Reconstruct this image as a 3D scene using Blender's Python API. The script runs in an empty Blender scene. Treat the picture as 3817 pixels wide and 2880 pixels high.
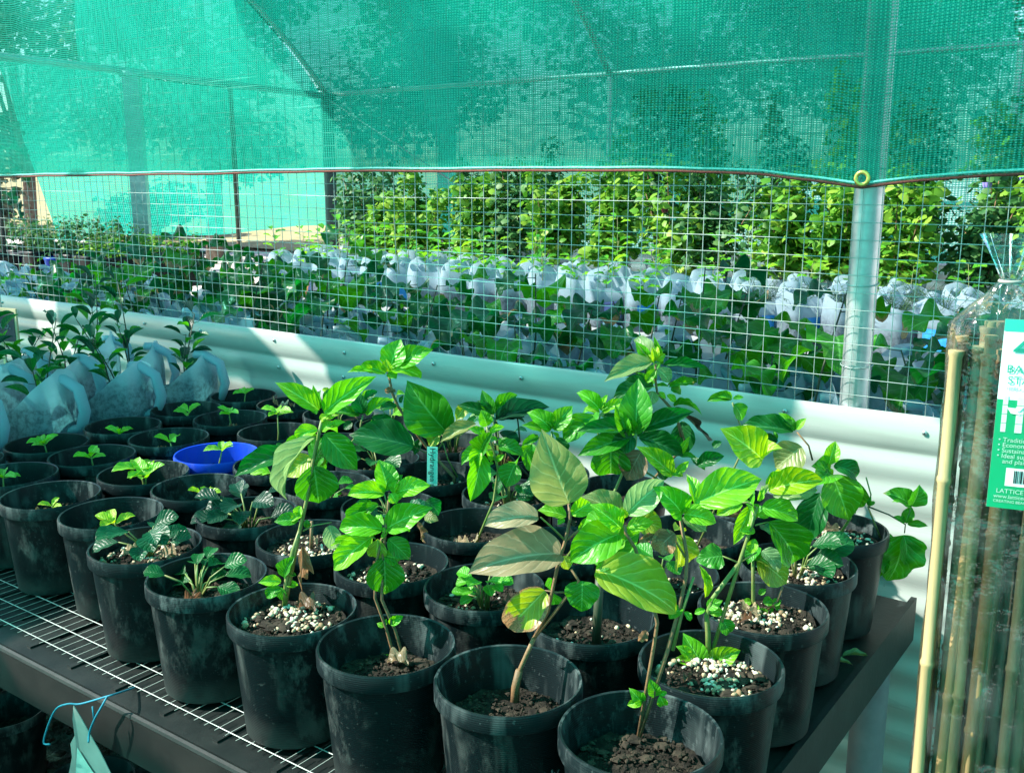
import bpy, math, random
import numpy as np
from mathutils import Vector, Matrix, noise as mnoise
R_ = math.radians
rnd = random.Random(11)
sc = bpy.context.scene
col = sc.collection

# ------------------------------------------------------------------ camera, sky, sun, exposure
EYE = Vector((0, 0, 1.555)); PITCH = 11.95; YAW = 35.7; FPX = 3710.0; IW, IH = 3817.0, 2880.0
cd = bpy.data.cameras.new('camera'); cam = bpy.data.objects.new('camera', cd); col.objects.link(cam)
cam.location = EYE; cam.rotation_euler = (R_(90 - PITCH), 0, R_(YAW))
cd.sensor_width = 36; cd.lens = 36 * FPX / IW; cd.clip_start = 0.02; cd.clip_end = 900
sc.camera = cam

SUN_EL = 40.0; SUN_AZ = (0.80, 0.60)          # horizontal direction the light travels
w = bpy.data.worlds.new('World'); sc.world = w; w.use_nodes = True
nt = w.node_tree; bg = nt.nodes['Background']
sky = nt.nodes.new('ShaderNodeTexSky'); sky.sky_type = 'NISHITA'; sky.sun_disc = False
sky.sun_elevation = R_(SUN_EL); sky.sun_rotation = math.atan2(-SUN_AZ[0], -SUN_AZ[1])
sky.air_density = 1.0; sky.dust_density = 0.6
nt.links.new(sky.outputs[0], bg.inputs[0]); bg.inputs[1].default_value = 0.14
sd = bpy.data.lights.new('sun', 'SUN'); sd.energy = 5.0; sd.angle = R_(0.55); sd.color = (1.0, 0.95, 0.86)
sun = bpy.data.objects.new('sun', sd); col.objects.link(sun)
_c = math.cos(R_(SUN_EL)); _h = math.hypot(*SUN_AZ)
SUN_D = Vector((SUN_AZ[0] / _h * _c, SUN_AZ[1] / _h * _c, -math.sin(R_(SUN_EL))))
sun.rotation_euler = SUN_D.to_track_quat('-Z', 'Y').to_euler(); sun.location = (-3, -4, 6)
vs = sc.view_settings; vs.view_transform = 'Standard'; vs.look = 'None'; vs.exposure = 1.3; vs.gamma = 1.0
sc.cycles.transparent_max_bounces = 32; sc.cycles.max_bounces = 10; sc.cycles.diffuse_bounces = 4
sc.cycles.caustics_reflective = False; sc.cycles.caustics_refractive = False
sc.cycles.sample_clamp_indirect = 6.0

# ------------------------------------------------------------------ survey helpers (photo pixel -> place)
_y = R_(YAW); _p = R_(PITCH)
FWD = Vector((-math.sin(_y) * math.cos(_p), math.cos(_y) * math.cos(_p), -math.sin(_p)))
RT = Vector((math.cos(_y), math.sin(_y), 0)); UP = RT.cross(FWD)
FH = Vector((-math.sin(_y), math.cos(_y), 0))
def ray(x, y): return FWD + RT * ((x - IW / 2) / FPX) - UP * ((y - IH / 2) / FPX)
def onz(x, y, z): d = ray(x, y); return EYE + d * ((z - EYE.z) / d.z)
def ony(x, y, Y): d = ray(x, y); return EYE + d * (Y / d.y)
def atd(x, y, dist): d = ray(x, y); return EYE + d * (dist / d.dot(FH))
ZR = {1: (850, 1200, .4074), 2: (1600, 1200, .4074), 3: (2200, 1200, .7143), 4: (2600, 1500, .7143),
      5: (900, 1650, .7143), 6: (1700, 1650, .7143), 7: (2200, 1750, .7143), 8: (1200, 1880, .599), 9: (2500, 1880, .599), 10: (0, 900, .599)}
def px(r, x, y): a, b, s = ZR[r]; return a + x * s, b + y * s

# ------------------------------------------------------------------ objects
def tag(o, label=None, cat=None, group=None, kind=None):
    if label: o['label'] = label
    if cat: o['category'] = cat
    if group: o['group'] = group
    if kind: o['kind'] = kind
    return o
def empty(name, loc=(0, 0, 0), rz=0.0):
    o = bpy.data.objects.new(name, None); col.objects.link(o); o.location = loc; o.rotation_euler[2] = rz
    o.empty_display_size = .05
    return o
def put(name, me, parent=None, loc=None, mw=None):
    o = bpy.data.objects.new(name, me); col.objects.link(o)
    if parent: o.parent = parent
    if mw is not None: o.matrix_basis = mw
    elif loc is not None: o.location = loc
    return o
ORD = ['first', 'second', 'third', 'fourth', 'fifth', 'sixth', 'seventh', 'eighth', 'ninth', 'tenth', 'eleventh', 'twelfth', 'thirteenth', 'fourteenth',
       'fifteenth', 'sixteenth', 'seventeenth', 'eighteenth', 'nineteenth', 'twentieth', 'twenty-first', 'twenty-second', 'twenty-third', 'twenty-fourth',
       'twenty-fifth', 'twenty-sixth', 'twenty-seventh', 'twenty-eighth', 'twenty-ninth', 'thirtieth', 'thirty-first', 'thirty-second', 'thirty-third', 'thirty-fourth', 'thirty-fifth', 'thirty-sixth']

class MB:
    def __init__(s): s.v = []; s.f = []; s.m = []; s.uv = None; s.cur = 0
    def face(s, idx): s.f.append(tuple(idx)); s.m.append(s.cur)
    def box(s, x0, x1, y0, y1, z0, z1):
        b = len(s.v)
        s.v += [(x0, y0, z0), (x1, y0, z0), (x1, y1, z0), (x0, y1, z0), (x0, y0, z1), (x1, y0, z1), (x1, y1, z1), (x0, y1, z1)]
        for q in ((3, 2, 1, 0), (4, 5, 6, 7), (0, 1, 5, 4), (1, 2, 6, 5), (2, 3, 7, 6), (3, 0, 4, 7)): s.face([b + i for i in q])
        return s
    def tube(s, pts, rad, n=6, cap=True):
        pts = [Vector(p) for p in pts]
        if not hasattr(rad, '__len__'): rad = [rad] * len(pts)
        b = len(s.v); prev = None
        for i, p in enumerate(pts):
            a = pts[max(0, i - 1)]; c = pts[min(len(pts) - 1, i + 1)]; t = (c - a)
            t = t.normalized() if t.length > 1e-9 else Vector((0, 0, 1))
            if prev is None: prev = t.orthogonal().normalized()
            u = (prev - t * prev.dot(t)); u = u.normalized() if u.length > 1e-6 else t.orthogonal().normalized()
            prev = u; q = t.cross(u)
            for k in range(n):
                an = 2 * math.pi * k / n; s.v.append(tuple(p + (u * math.cos(an) + q * math.sin(an)) * rad[i]))
        for i in range(len(pts) - 1):
            for k in range(n):
                s.face((b + i * n + k, b + i * n + (k + 1) % n, b + (i + 1) * n + (k + 1) % n, b + (i + 1) * n + k))
        if cap:
            s.face([b + k for k in range(n)][::-1]); s.face([b + (len(pts) - 1) * n + k for k in range(n)])
        return s
    def lathe(s, prof, n=40, cap0=False, cap1=False, sq=0.0, fn=None):
        b = len(s.v)
        for (r, z) in prof:
            for k in range(n):
                a = 2 * math.pi * k / n
                rr = r
                if sq: rr = r / ((abs(math.cos(a)) ** sq + abs(math.sin(a)) ** sq) ** (1 / sq))
                p = (rr * math.cos(a), rr * math.sin(a), z)
                s.v.append(fn(p, a) if fn else p)
        for i in range(len(prof) - 1):
            for k in range(n): s.face((b + i * n + k, b + i * n + (k + 1) % n, b + (i + 1) * n + (k + 1) % n, b + (i + 1) * n + k))
        if cap0: s.face([b + k for k in range(n)][::-1])
        if cap1: s.face([b + (len(prof) - 1) * n + k for k in range(n)])
        return s
    def lump(s, c, r, sx=1, sy=1, sz=1, n=5):
        b = len(s.v); c = Vector(c); t = rnd.random() * 6.28
        rings = [(-.75, .6), (0.05, 1.0), (.75, .55)]
        for (h, q) in rings:
            for k in range(n):
                a = t + 2 * math.pi * k / n; j = rnd.uniform(.8, 1.2)
                s.v.append((c.x + r * q * sx * j * math.cos(a), c.y + r * q * sy * j * math.sin(a), c.z + r * h * sz * rnd.uniform(.85, 1.15)))
        for i in range(2):
            for k in range(n): s.face((b + i * n + k, b + i * n + (k + 1) % n, b + (i + 1) * n + (k + 1) % n, b + (i + 1) * n + k))
        s.face([b + k for k in range(n)][::-1]); s.face([b + 2 * n + k for k in range(n)])
        return s
    def mesh(s, name, *mats, smooth=True, auto=None):
        me = bpy.data.meshes.new(name); me.from_pydata(s.v, [], s.f)
        for m in mats: me.materials.append(m)
        if len(mats) > 1: me.polygons.foreach_set('material_index', s.m)
        me.polygons.foreach_set('use_smooth', [smooth] * len(me.polygons))
        if s.uv:
            ul = me.uv_layers.new(name='UVMap'); li = np.zeros(len(me.loops), dtype=np.int32); me.loops.foreach_get('vertex_index', li)
            ul.data.foreach_set('uv', np.array(s.uv, dtype=np.float32)[li].ravel())
        if auto is not None: me.set_sharp_from_angle(angle=R_(auto))
        me.update(); return me

# ------------------------------------------------------------------ materials
class NT:
    def __init__(s, name):
        s.m = bpy.data.materials.new(name); s.m.use_nodes = True; s.t = s.m.node_tree; s.t.nodes.clear()
        s.out = s.n('OutputMaterial')
    def n(s, typ, **kw):
        o = s.t.nodes.new('ShaderNode' + typ)
        for k, v in kw.items():
            if k.startswith('i_'):
                key = k[2:]; key = int(key) if key.isdigit() else key.replace('_', ' ')
                s.set(o.inputs[key], v)
            else: setattr(o, k, v)
        return o
    def set(s, inp, v):
        if hasattr(v, 'links') or hasattr(v, 'is_output'): s.t.links.new(v, inp)
        else: inp.default_value = v
    def math(s, op, a, b=0.0, c=None, clamp=False):
        o = s.n('Math', operation=op); o.use_clamp = clamp; s.set(o.inputs[0], a); s.set(o.inputs[1], b)
        if c is not None: s.set(o.inputs[2], c)
        return o.outputs[0]
    def mix(s, f, a, b, blend='MIX'):
        o = s.n('MixRGB', blend_type=blend); s.set(o.inputs[0], f); s.set(o.inputs[1], a); s.set(o.inputs[2], b); return o.outputs[0]
    def noise(s, scale, vec=None, detail=3.0, rough=.55):
        o = s.n('TexNoise'); o.inputs['Scale'].default_value = scale; o.inputs['Detail'].default_value = detail; o.inputs['Roughness'].default_value = rough
        if vec is not None: s.set(o.inputs['Vector'], vec)
        return o.outputs[0]
    def ramp(s, f, lo, hi, clamp=True):
        o = s.n('MapRange'); o.clamp = clamp; s.set(o.inputs[0], f); o.inputs[1].default_value = lo; o.inputs[2].default_value = hi; return o.outputs[0]
    def coord(s, which='Object'): return s.n('TexCoord').outputs[which]
    def scaled(s, vec, sx, sy, sz):
        o = s.n('Mapping'); s.set(o.inputs['Vector'], vec); o.inputs['Scale'].default_value = (sx, sy, sz); return o.outputs[0]
    def bump(s, h, strength=.3, dist=.002):
        o = s.n('Bump'); o.inputs['Strength'].default_value = strength; o.inputs['Distance'].default_value = dist; s.set(o.inputs['Height'], h); return o.outputs[0]
    def princ(s, col_, rough=.5, metal=0.0, spec=.5, normal=None, **kw):
        o = s.n('BsdfPrincipled'); s.set(o.inputs['Base Color'], col_); s.set(o.inputs['Roughness'], rough); s.set(o.inputs['Metallic'], metal)
        s.set(o.inputs['Specular IOR Level'], spec)
        if normal is not None: s.set(o.inputs['Normal'], normal)
        for k, v in kw.items(): s.set(o.inputs[k.replace('_', ' ')], v)
        return o.outputs[0]
    def shmix(s, f, a, b):
        o = s.n('MixShader'); s.set(o.inputs[0], f); s.set(o.inputs[1], a); s.set(o.inputs[2], b); return o.outputs[0]
    def done(s, sh): s.t.links.new(sh, s.out.inputs[0]); return s.m
def rgb(r, g, b): return (r, g, b, 1.0)

def simple(name, c1, c2=None, scale=20, rough=.5, metal=0., spec=.5, bump=0., bscale=None, lo=.35, hi=.65, dist=.002):
    k = NT(name); v = k.coord()
    f = k.noise(scale, v, 4); c = k.mix(k.ramp(f, lo, hi), rgb(*c1), rgb(*(c2 or c1)))
    nrm = k.bump(k.noise(bscale or scale * 3, v, 4), bump, dist) if bump else None
    return k.done(k.princ(c, rough, metal, spec, nrm))

def mat_pot(name, c, dusty, dcol=(.13, .15, .14)):
    k = NT(name); v = k.coord(); sep = k.n('SeparateXYZ'); k.set(sep.inputs[0], v)
    oi = k.n('ObjectInfo'); vr = k.n('VectorMath', operation='ADD'); k.set(vr.inputs[0], v); k.set(vr.inputs[1], oi.outputs['Location'])
    vv = vr.outputs[0]
    scr = k.noise(34, k.scaled(vv, 1, 1, .45), 6, .7); big = k.noise(7, vv, 3)
    spots = k.noise(150, vv, 2)
    d1 = k.math('MULTIPLY', k.ramp(scr, .49, .62), k.ramp(big, .42, .6))
    drip = k.math('MULTIPLY', k.ramp(k.noise(26, k.scaled(vv, 1, 1, .12), 3), .54, .66), k.ramp(k.noise(11, vv, 3), .45, .62))
    d1 = k.math('MAXIMUM', d1, k.math('MULTIPLY', drip, .8))
    low = k.math('MULTIPLY', k.ramp(sep.outputs[2], .05, .0), k.ramp(k.noise(22, vv, 4), .25, .65))
    sp = k.ramp(spots, .66, .70)
    d = k.math('MAXIMUM', k.math('MULTIPLY', d1, .7), k.math('MULTIPLY', low, .8))
    d = k.math('MAXIMUM', d, k.math('MULTIPLY', sp, .3))
    cc = k.mix(k.math('MULTIPLY', d, dusty), rgb(*c), rgb(*dcol))
    r = k.math('ADD', .34, k.math('MULTIPLY', d, .45))
    rings = k.math('SINE', k.math('MULTIPLY', sep.outputs[2], 2100))
    h = k.math('ADD', k.math('MULTIPLY', rings, .25), k.noise(60, vv, 4))
    return k.done(k.princ(cc, r, 0, .2, k.bump(h, .3, .001)))

def mat_leaf():
    k = NT('leaf'); oi = k.n('ObjectInfo'); uv = k.n('TexCoord').outputs['UV']; sep = k.n('SeparateXYZ'); k.set(sep.inputs[0], uv)
    u = k.math('ABSOLUTE', k.math('SUBTRACT', sep.outputs[0], .5)); vv = sep.outputs[1]
    ph = k.math('MULTIPLY', k.math('ADD', k.math('SUBTRACT', vv, k.math('MULTIPLY', k.math('POWER', u, .85), .6)), k.math('MULTIPLY', k.math('SUBTRACT', k.noise(5, uv, 2), .5), .09)), 7.0)
    fr = k.math('ABSOLUTE', k.math('SUBTRACT', k.math('FRACT', ph), .5))
    side = k.ramp(fr, .085, .0); mid = k.ramp(u, .03, .006)
    vein = k.math('MAXIMUM', k.math('MULTIPLY', side, .5), mid)
    rv = k.n('VectorMath', operation='ADD'); k.set(rv.inputs[0], uv); k.set(rv.inputs[1], oi.outputs['Random'])
    n1 = k.noise(4.5, rv.outputs[0], 4); n2 = k.noise(38, rv.outputs[0], 3)
    c0 = oi.outputs['Color']
    dk = k.mix(.62, c0, rgb(.0, .03, .012)); dk2 = k.mix(k.ramp(n1, .3, .7), k.mix(.32, c0, rgb(.0, .03, .012)), c0)
    hs = k.n('HueSaturation'); hs.inputs['Value'].default_value = 1.75; hs.inputs['Saturation'].default_value = .78; k.set(hs.inputs['Color'], c0)
    cc = k.mix(k.math('MULTIPLY', vein, .8), dk2, hs.outputs[0])
    cc = k.mix(k.math('MULTIPLY', k.ramp(n2, .55, .75), .22), cc, dk)
    # scorched tip and margin, amount in the object's alpha
    edge = k.math('MAXIMUM', vv, k.math('MULTIPLY', u, 1.5))
    thr = k.math('SUBTRACT', 1.22, oi.outputs['Alpha'])
    bt = k.ramp(k.math('SUBTRACT', k.math('ADD', edge, k.math('MULTIPLY', k.math('SUBTRACT', n1, .5), .5)), thr), .0, .05)
    brown = k.mix(k.ramp(n2, .4, .65), rgb(.42, .28, .14), rgb(.2, .1, .05))
    cc = k.mix(bt, cc, brown)
    quilt = k.math('ADD', k.math('MULTIPLY', k.ramp(fr, 0, .3), 1.0), k.math('MULTIPLY', n2, .35))
    nr = k.bump(quilt, .45, .0016)
    p = k.princ(cc, .36, 0, .5, nr)
    tr = k.n('BsdfTranslucent'); hs2 = k.n('HueSaturation'); hs2.inputs['Value'].default_value = 1.5; hs2.inputs['Saturation'].default_value = 1.1; hs2.inputs['Hue'].default_value = .485
    k.set(hs2.inputs['Color'], cc); k.set(tr.inputs[0], hs2.outputs[0]); k.set(tr.inputs[1], nr)
    return k.done(k.shmix(.42, p, tr.outputs[0]))

def mat_foliage(name, c1, c2, c3):
    k = NT(name); g = k.n('NewGeometry'); n = g.outputs['Random Per Island']
    cr = k.n('ValToRGB'); k.set(cr.inputs[0], n); e = cr.color_ramp.elements
    e[0].color = rgb(*c1); e[1].color = rgb(*c3); m = e.new(.55); m.color = rgb(*c2)
    p = k.princ(cr.outputs[0], .5, 0, .35); tr = k.n('BsdfTranslucent'); k.set(tr.inputs[0], cr.outputs[0])
    return k.done(k.shmix(.38, p, tr.outputs[0]))

def mat_jug(lvl=.118, name='milky_plastic'):
    k = NT(name); v = k.coord(); oi = k.n('ObjectInfo')
    vr = k.n('VectorMath', operation='ADD'); k.set(vr.inputs[0], v); k.set(vr.inputs[1], oi.outputs['Location'])
    n1 = k.noise(9, vr.outputs[0], 4); n2 = k.noise(70, vr.outputs[0], 4, .7)
    sep = k.n('SeparateXYZ'); k.set(sep.inputs[0], v)
    # a film of algae and dirt grown on the inside where the potting mix stands
    line = k.math('ADD', lvl, k.math('MULTIPLY', k.math('SUBTRACT', n1, .5), .12))
    low = k.ramp(k.math('SUBTRACT', line, sep.outputs[2]), -.008, .035)
    dirt = k.math('MULTIPLY', low, k.math('ADD', .55, k.math('MULTIPLY', k.ramp(n2, .4, .62), .4)))
    c = k.mix(dirt, rgb(.42, .57, .66), rgb(.10, .13, .16))
    p = k.princ(c, .38, 0, .4, k.bump(n1, .1, .004)); tr = k.n('BsdfTranslucent'); k.set(tr.inputs[0], c)
    tp = k.n('BsdfTransparent'); tp.inputs[0].default_value = rgb(.85, .93, .95)
    return k.done(k.shmix(k.math('MULTIPLY', k.math('SUBTRACT', 1.0, dirt), .14), k.shmix(.5, p, tr.outputs[0]), tp.outputs[0]))

def mat_net(name, c1, c2, cover=.66, period=(.0066, .0046), transl=.5, streak=True, tint=(.62, .95, .92)):
    k = NT(name); uv = k.n('TexCoord').outputs['UV']; sep = k.n('SeparateXYZ'); k.set(sep.inputs[0], uv)
    wob = k.math('MULTIPLY', k.math('SUBTRACT', k.noise(5, uv, 2), .5), .03)
    u = k.math('ADD', sep.outputs[0], k.math('MULTIPLY', wob, .35)); v = k.math('ADD', sep.outputs[1], wob)
    sv = k.math('SINE', k.math('MULTIPLY', v, 6.2832 / period[1])); su = k.math('SINE', k.math('MULTIPLY', u, 6.2832 / period[0]))
    st = k.noise(1.0, k.scaled(uv, 2.2, 150, 1), 2); big = k.noise(2.2, uv, 3)
    gap = k.ramp(st, .66, .74)
    a = k.math('ADD', cover, k.math('MULTIPLY', sv, .3)); a = k.math('ADD', a, k.math('MULTIPLY', su, .24))
    a = k.math('ADD', a, k.math('MULTIPLY', k.math('SUBTRACT', big, .5), .34))
    if streak: a = k.math('SUBTRACT', a, k.math('MULTIPLY', gap, .12))
    a = k.math('MAXIMUM', k.math('MINIMUM', a, .97), .05)
    shine = k.math('MULTIPLY', k.math('MULTIPLY', k.ramp(su, .2, .9), k.ramp(sv, -.1, .8)), .8)
    if streak: shine = k.math('MAXIMUM', shine, gap)
    c = k.mix(k.ramp(big, .3, .7), rgb(*c1), rgb(*c2)); c = k.mix(shine, c, rgb(.14, .62, .47))
    d = k.n('BsdfDiffuse'); k.set(d.inputs[0], c); t = k.n('BsdfTranslucent'); k.set(t.inputs[0], c)
    tp = k.n('BsdfTransparent'); tp.inputs[0].default_value = rgb(*tint)
    return k.done(k.shmix(a, tp.outputs[0], k.shmix(transl, d.outputs[0], t.outputs[0])))

M = {}
M['pot'] = mat_pot('black_nursery_plastic', (.003, .0075, .009), .55)
M['rim'] = mat_pot('highlit_worn_black_rim', (.007, .013, .015), .9, (.10, .13, .13))  # worn, dusty rim; colour also lightened to carry the rim highlights
M['bluepot'] = mat_pot('blue_nursery_plastic', (.008, .05, .52), .2)
M['soil'] = simple('potting_mix', (.009, .0085, .0075), (.032, .027, .021), 60, .95, spec=.1, bump=1., bscale=130, dist=.006)
M['chip'] = simple('bark_chip', (.010, .009, .008), (.055, .043, .031), 40, .9, spec=.15, bump=.5, bscale=160)
k = NT('gravel_and_perlite'); g_ = k.n('NewGeometry'); cr = k.n('ValToRGB'); k.set(cr.inputs[0], g_.outputs['Random Per Island']); e_ = cr.color_ramp.elements
e_[0].color = rgb(.20, .13, .07); e_[1].color = rgb(.66, .64, .55); q_ = e_.new(.3); q_.color = rgb(.42, .33, .21); q_ = e_.new(.7); q_.color = rgb(.56, .51, .4)
M['perlite'] = k.done(k.princ(cr.outputs[0], .8, 0, .25, k.bump(k.noise(260, k.coord(), 3), .4, .002)))
M['leaf'] = mat_leaf()
M['stem'] = simple('green_stem', (.10, .19, .035), (.2, .2, .07), 30, .5)
M['wood'] = simple('woody_stem', (.24, .13, .06), (.14, .09, .045), 50, .65, bump=.3, bscale=200)
M['dark_stem'] = simple('dark_stem', (.03, .05, .025), (.05, .05, .03), 50, .6)
M['jug'] = mat_jug()
M['bigjug'] = mat_jug(.232, 'milky_plastic_deep_mix')
M['cream'] = None
k = NT('cream_steel_paint'); v = k.coord(); n = k.noise(3, k.scaled(v, 1, 1, 8), 5); n2 = k.noise(45, v, 4, .7)
c = k.mix(k.math('MULTIPLY', k.ramp(n, .48, .75), .45), rgb(.36, .395, .37), rgb(.19, .21, .18)); c = k.mix(k.ramp(n2, .7, .78), c, rgb(.12, .13, .11))
M['cream'] = k.done(k.princ(c, k.math('ADD', .2, k.math('MULTIPLY', n, .18)), 0, .6, k.bump(k.noise(5, v, 2), .06, .01)))
M['galv'] = simple('galvanised_steel', (.36, .40, .41), (.55, .58, .58), 18, .42, .75, bump=.12, bscale=60)
M['wire'] = simple('galvanised_wire', (.26, .33, .31), (.38, .44, .42), 30, .45, .3)
M['midwire'] = simple('mid_wire', (.18, .22, .21), (.34, .38, .36), 30, .45, .4)
M['dullwire'] = simple('dull_wire', (.10, .13, .12), (.2, .24, .22), 30, .5, .4)
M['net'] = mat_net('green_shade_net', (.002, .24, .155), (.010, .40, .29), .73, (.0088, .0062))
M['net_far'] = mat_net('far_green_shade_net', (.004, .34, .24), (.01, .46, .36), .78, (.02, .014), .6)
M['net_unseen'] = mat_net('unseen_green_shade_net', (.02, .58, .48), (.03, .68, .58), .9, (.5, .41), .85, False, (.3, .95, .85))
M['hem'] = simple('red_brown_braid', (.22, .045, .03), (.1, .02, .015), 300, .8, bump=.5, bscale=500)
M['hemlight'] = simple('pale_teal_selvedge', (.12, .48, .4), (.3, .66, .6), 220, .7)
M['brass'] = simple('brass', (.85, .55, .14), (.7, .42, .09), 30, .3, .55)
M['bench'] = simple('black_shelf_plastic', (.006, .010, .010), (.016, .02, .019), 14, .5, spec=.3, bump=.2, bscale=90, lo=.4, hi=.75)
M['apron'] = simple('dusty_black_plastic', (.006, .007, .007), (.016, .016, .015), 9, .6, spec=.3, bump=.1, bscale=120)
M['leg'] = simple('grey_plastic_leg', (.16, .16, .18), (.22, .22, .24), 12, .5)
M['cardboard'] = simple('pallet_board', (.25, .21, .14), (.16, .13, .09), 12, .9, bump=.2)
M['ground'] = simple('pale_limestone_ground', (.60, .56, .49), (.70, .66, .60), 1.3, .95, spec=.1, bump=.6, bscale=30, dist=.02)
M['mulch'] = simple('dark_mulch', (.03, .026, .022), (.10, .09, .08), 45, .95, spec=.1, bump=1., bscale=70, dist=.012)
M['table'] = simple('grey_table_steel', (.42, .46, .48), (.52, .55, .56), 6, .45, .2)
M['tabledark'] = simple('dark_table_frame', (.03, .035, .035), (.05, .055, .05), 8, .5)
M['rust'] = simple('rusty_pipe', (.17, .12, .08), (.08, .06, .05), 18, .75, .3, bump=.3)
M['bamboo'] = None
k = NT('bamboo_cane'); v = k.coord(); oi = k.n('ObjectInfo'); sp = k.n('SeparateXYZ'); k.set(sp.inputs[0], v)
vr = k.n('VectorMath', operation='ADD'); k.set(vr.inputs[0], k.scaled(v, 30, 30, 3)); k.set(vr.inputs[1], oi.outputs['Location'])
n = k.noise(1.6, vr.outputs[0], 5, .65)
c = k.mix(k.ramp(n, .5, .8), oi.outputs['Color'], rgb(.12, .09, .06))
M['bamboo'] = k.done(k.princ(c, .42, 0, .45))
def mat_film():
    k = NT('clear_bag_film'); v = k.coord(); n = k.noise(24, k.scaled(v, 1, 1, .7), 2, .5); n2 = k.noise(70, v, 3)
    nr = k.bump(k.math('ADD', n, k.math('MULTIPLY', n2, .25)), .8, .012)
    gl = k.n('BsdfGlossy'); gl.inputs[0].default_value = rgb(1, 1, 1); gl.inputs['Roughness'].default_value = .07; k.set(gl.inputs['Normal'], nr)
    tp = k.n('BsdfTransparent'); tp.inputs[0].default_value = rgb(.93, .96, .95)
    fr = k.n('Fresnel'); fr.inputs[0].default_value = 1.5; k.set(fr.inputs['Normal'], nr)
    df = k.n('BsdfDiffuse'); df.inputs[0].default_value = rgb(.7, .75, .74)
    base = k.shmix(k.math('MULTIPLY', k.ramp(n, .45, .75), .07), tp.outputs[0], df.outputs[0])
    return k.done(k.shmix(k.math('ADD', .03, k.math('MULTIPLY', fr.outputs[0], .8)), base, gl.outputs[0]))
M['film'] = mat_film()
M['white'] = simple('white_print', (.75, .77, .76), (.8, .82, .8), 12, .35)
M['green_print'] = simple('green_print', (.0, .30, .12), (.0, .34, .15), 8, .3)
M['mint_print'] = simple('mint_print', (.03, .48, .36), (.04, .52, .4), 8, .35)
M['ink'] = simple('black_ink', (.015, .015, .02), (.02, .02, .025), 10, .5)
M['blue_print'] = simple('blue_label', (.02, .24, .68), (.05, .34, .75), 60, .4)
M['violet_print'] = simple('violet_label', (.25, .24, .6), (.35, .34, .7), 60, .4)
M['twine'] = simple('cyan_twine', (.006, .16, .25), (.01, .22, .32), 300, .7)
M['paper'] = simple('weathered_tag', (.30, .27, .25), (.38, .35, .33), 18, .6, bump=.1)
M['mint_tag'] = simple('mint_plastic_tag', (.25, .66, .58), (.3, .7, .62), 8, .5)
M['faded'] = simple('faded_print', (.36, .5, .44), (.55, .62, .57), 60, .6)
M['board'] = simple('chalkboard', (.04, .035, .05), (.06, .05, .07), 12, .8)
M['board_frame'] = simple('pale_wood_frame', (.48, .42, .26), (.4, .34, .2), 20, .7)
M['chalk'] = simple('chalk', (.24, .25, .26), (.15, .16, .17), 200, .9)
M['bark'] = simple('tree_bark', (.10, .075, .055), (.18, .15, .12), 14, .9, bump=.6)
M['tree'] = mat_foliage('tree_foliage', (.012, .05, .012), (.035, .09, .02), (.08, .14, .03))
M['tree2'] = mat_foliage('grey_green_foliage', (.04, .07, .04), (.08, .11, .06), (.13, .15, .09))
M['shrub'] = mat_foliage('shrub_foliage', (.035, .19, .012), (.12, .34, .025), (.3, .5, .05))
M['shrub2'] = mat_foliage('dark_shrub_foliage', (.02, .11, .03), (.05, .19, .05), (.13, .28, .08))
M['fern'] = mat_foliage('feathery_foliage', (.03, .1, .05), (.06, .16, .08), (.1, .2, .1))
M['petal'] = simple('lilac_petal', (.32, .28, .75), (.2, .15, .55), 30, .6)
M['petal_red'] = simple('dark_red_petal', (.12, .01, .03), (.08, .005, .02), 30, .6)
M['grass'] = simple('dry_grass_bank', (.42, .36, .2), (.3, .3, .15), 4, .95, spec=.1, bump=.5)

# ------------------------------------------------------------------ leaf meshes (unit length along +Y, face +Z)
def leaf_mesh(name, wide=.5, peak=.42, arch=.25, fold=.12, wave=.02, teeth=13, tooth=.018, curl=0.0, twist=0.0, tipp=1.0, NT_=26, NU=6):
    mb = MB(); mb.uv = []
    def prof(t):
        a = math.log(.5) / math.log(peak); s = math.sin(math.pi * (t ** a))
        return max(0.0, s) ** (.9 if t < peak else tipp)
    y, z, ang = 0., 0., arch * .55
    sp = []
    for i in range(NT_ + 1):
        sp.append((y, z, ang)); ds = 1.0 / NT_
        ang -= (arch + (curl * max(0, (i / NT_ - .6)) * 4)) * ds * 1.6
        y += math.cos(ang) * ds; z += math.sin(ang) * ds
    for i in range(NT_ + 1):
        t = i / NT_; hw = .5 * wide * prof(t); yy, zz, an = sp[i]
        for j in range(-NU, NU + 1):
            q = j / NU; x = hw * q; ty = 0
            if abs(j) == NU and 0 < i < NT_:
                sw = (t * teeth) % 1.0; x += math.copysign(tooth * (sw - .3), q); ty = 0
            tw = twist * t; h = fold * hw * 2 * abs(q) ** 1.3 + wave * math.sin(t * 17 + (2 if q > 0 else 0)) * abs(q) ** 2 * (hw * 3)
            xx = x * math.cos(tw) - h * math.sin(tw); hh = x * math.sin(tw) + h * math.cos(tw)
            mb.v.append((xx, yy - hh * math.sin(an), zz + hh * math.cos(an))); mb.uv.append((.5 + .5 * q, t))
    n = 2 * NU + 1
    for i in range(NT_):
        for j in range(n - 1): mb.face((i * n + j, i * n + j + 1, (i + 1) * n + j + 1, (i + 1) * n + j))
    return mb.mesh(name, M['leaf'])
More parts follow.
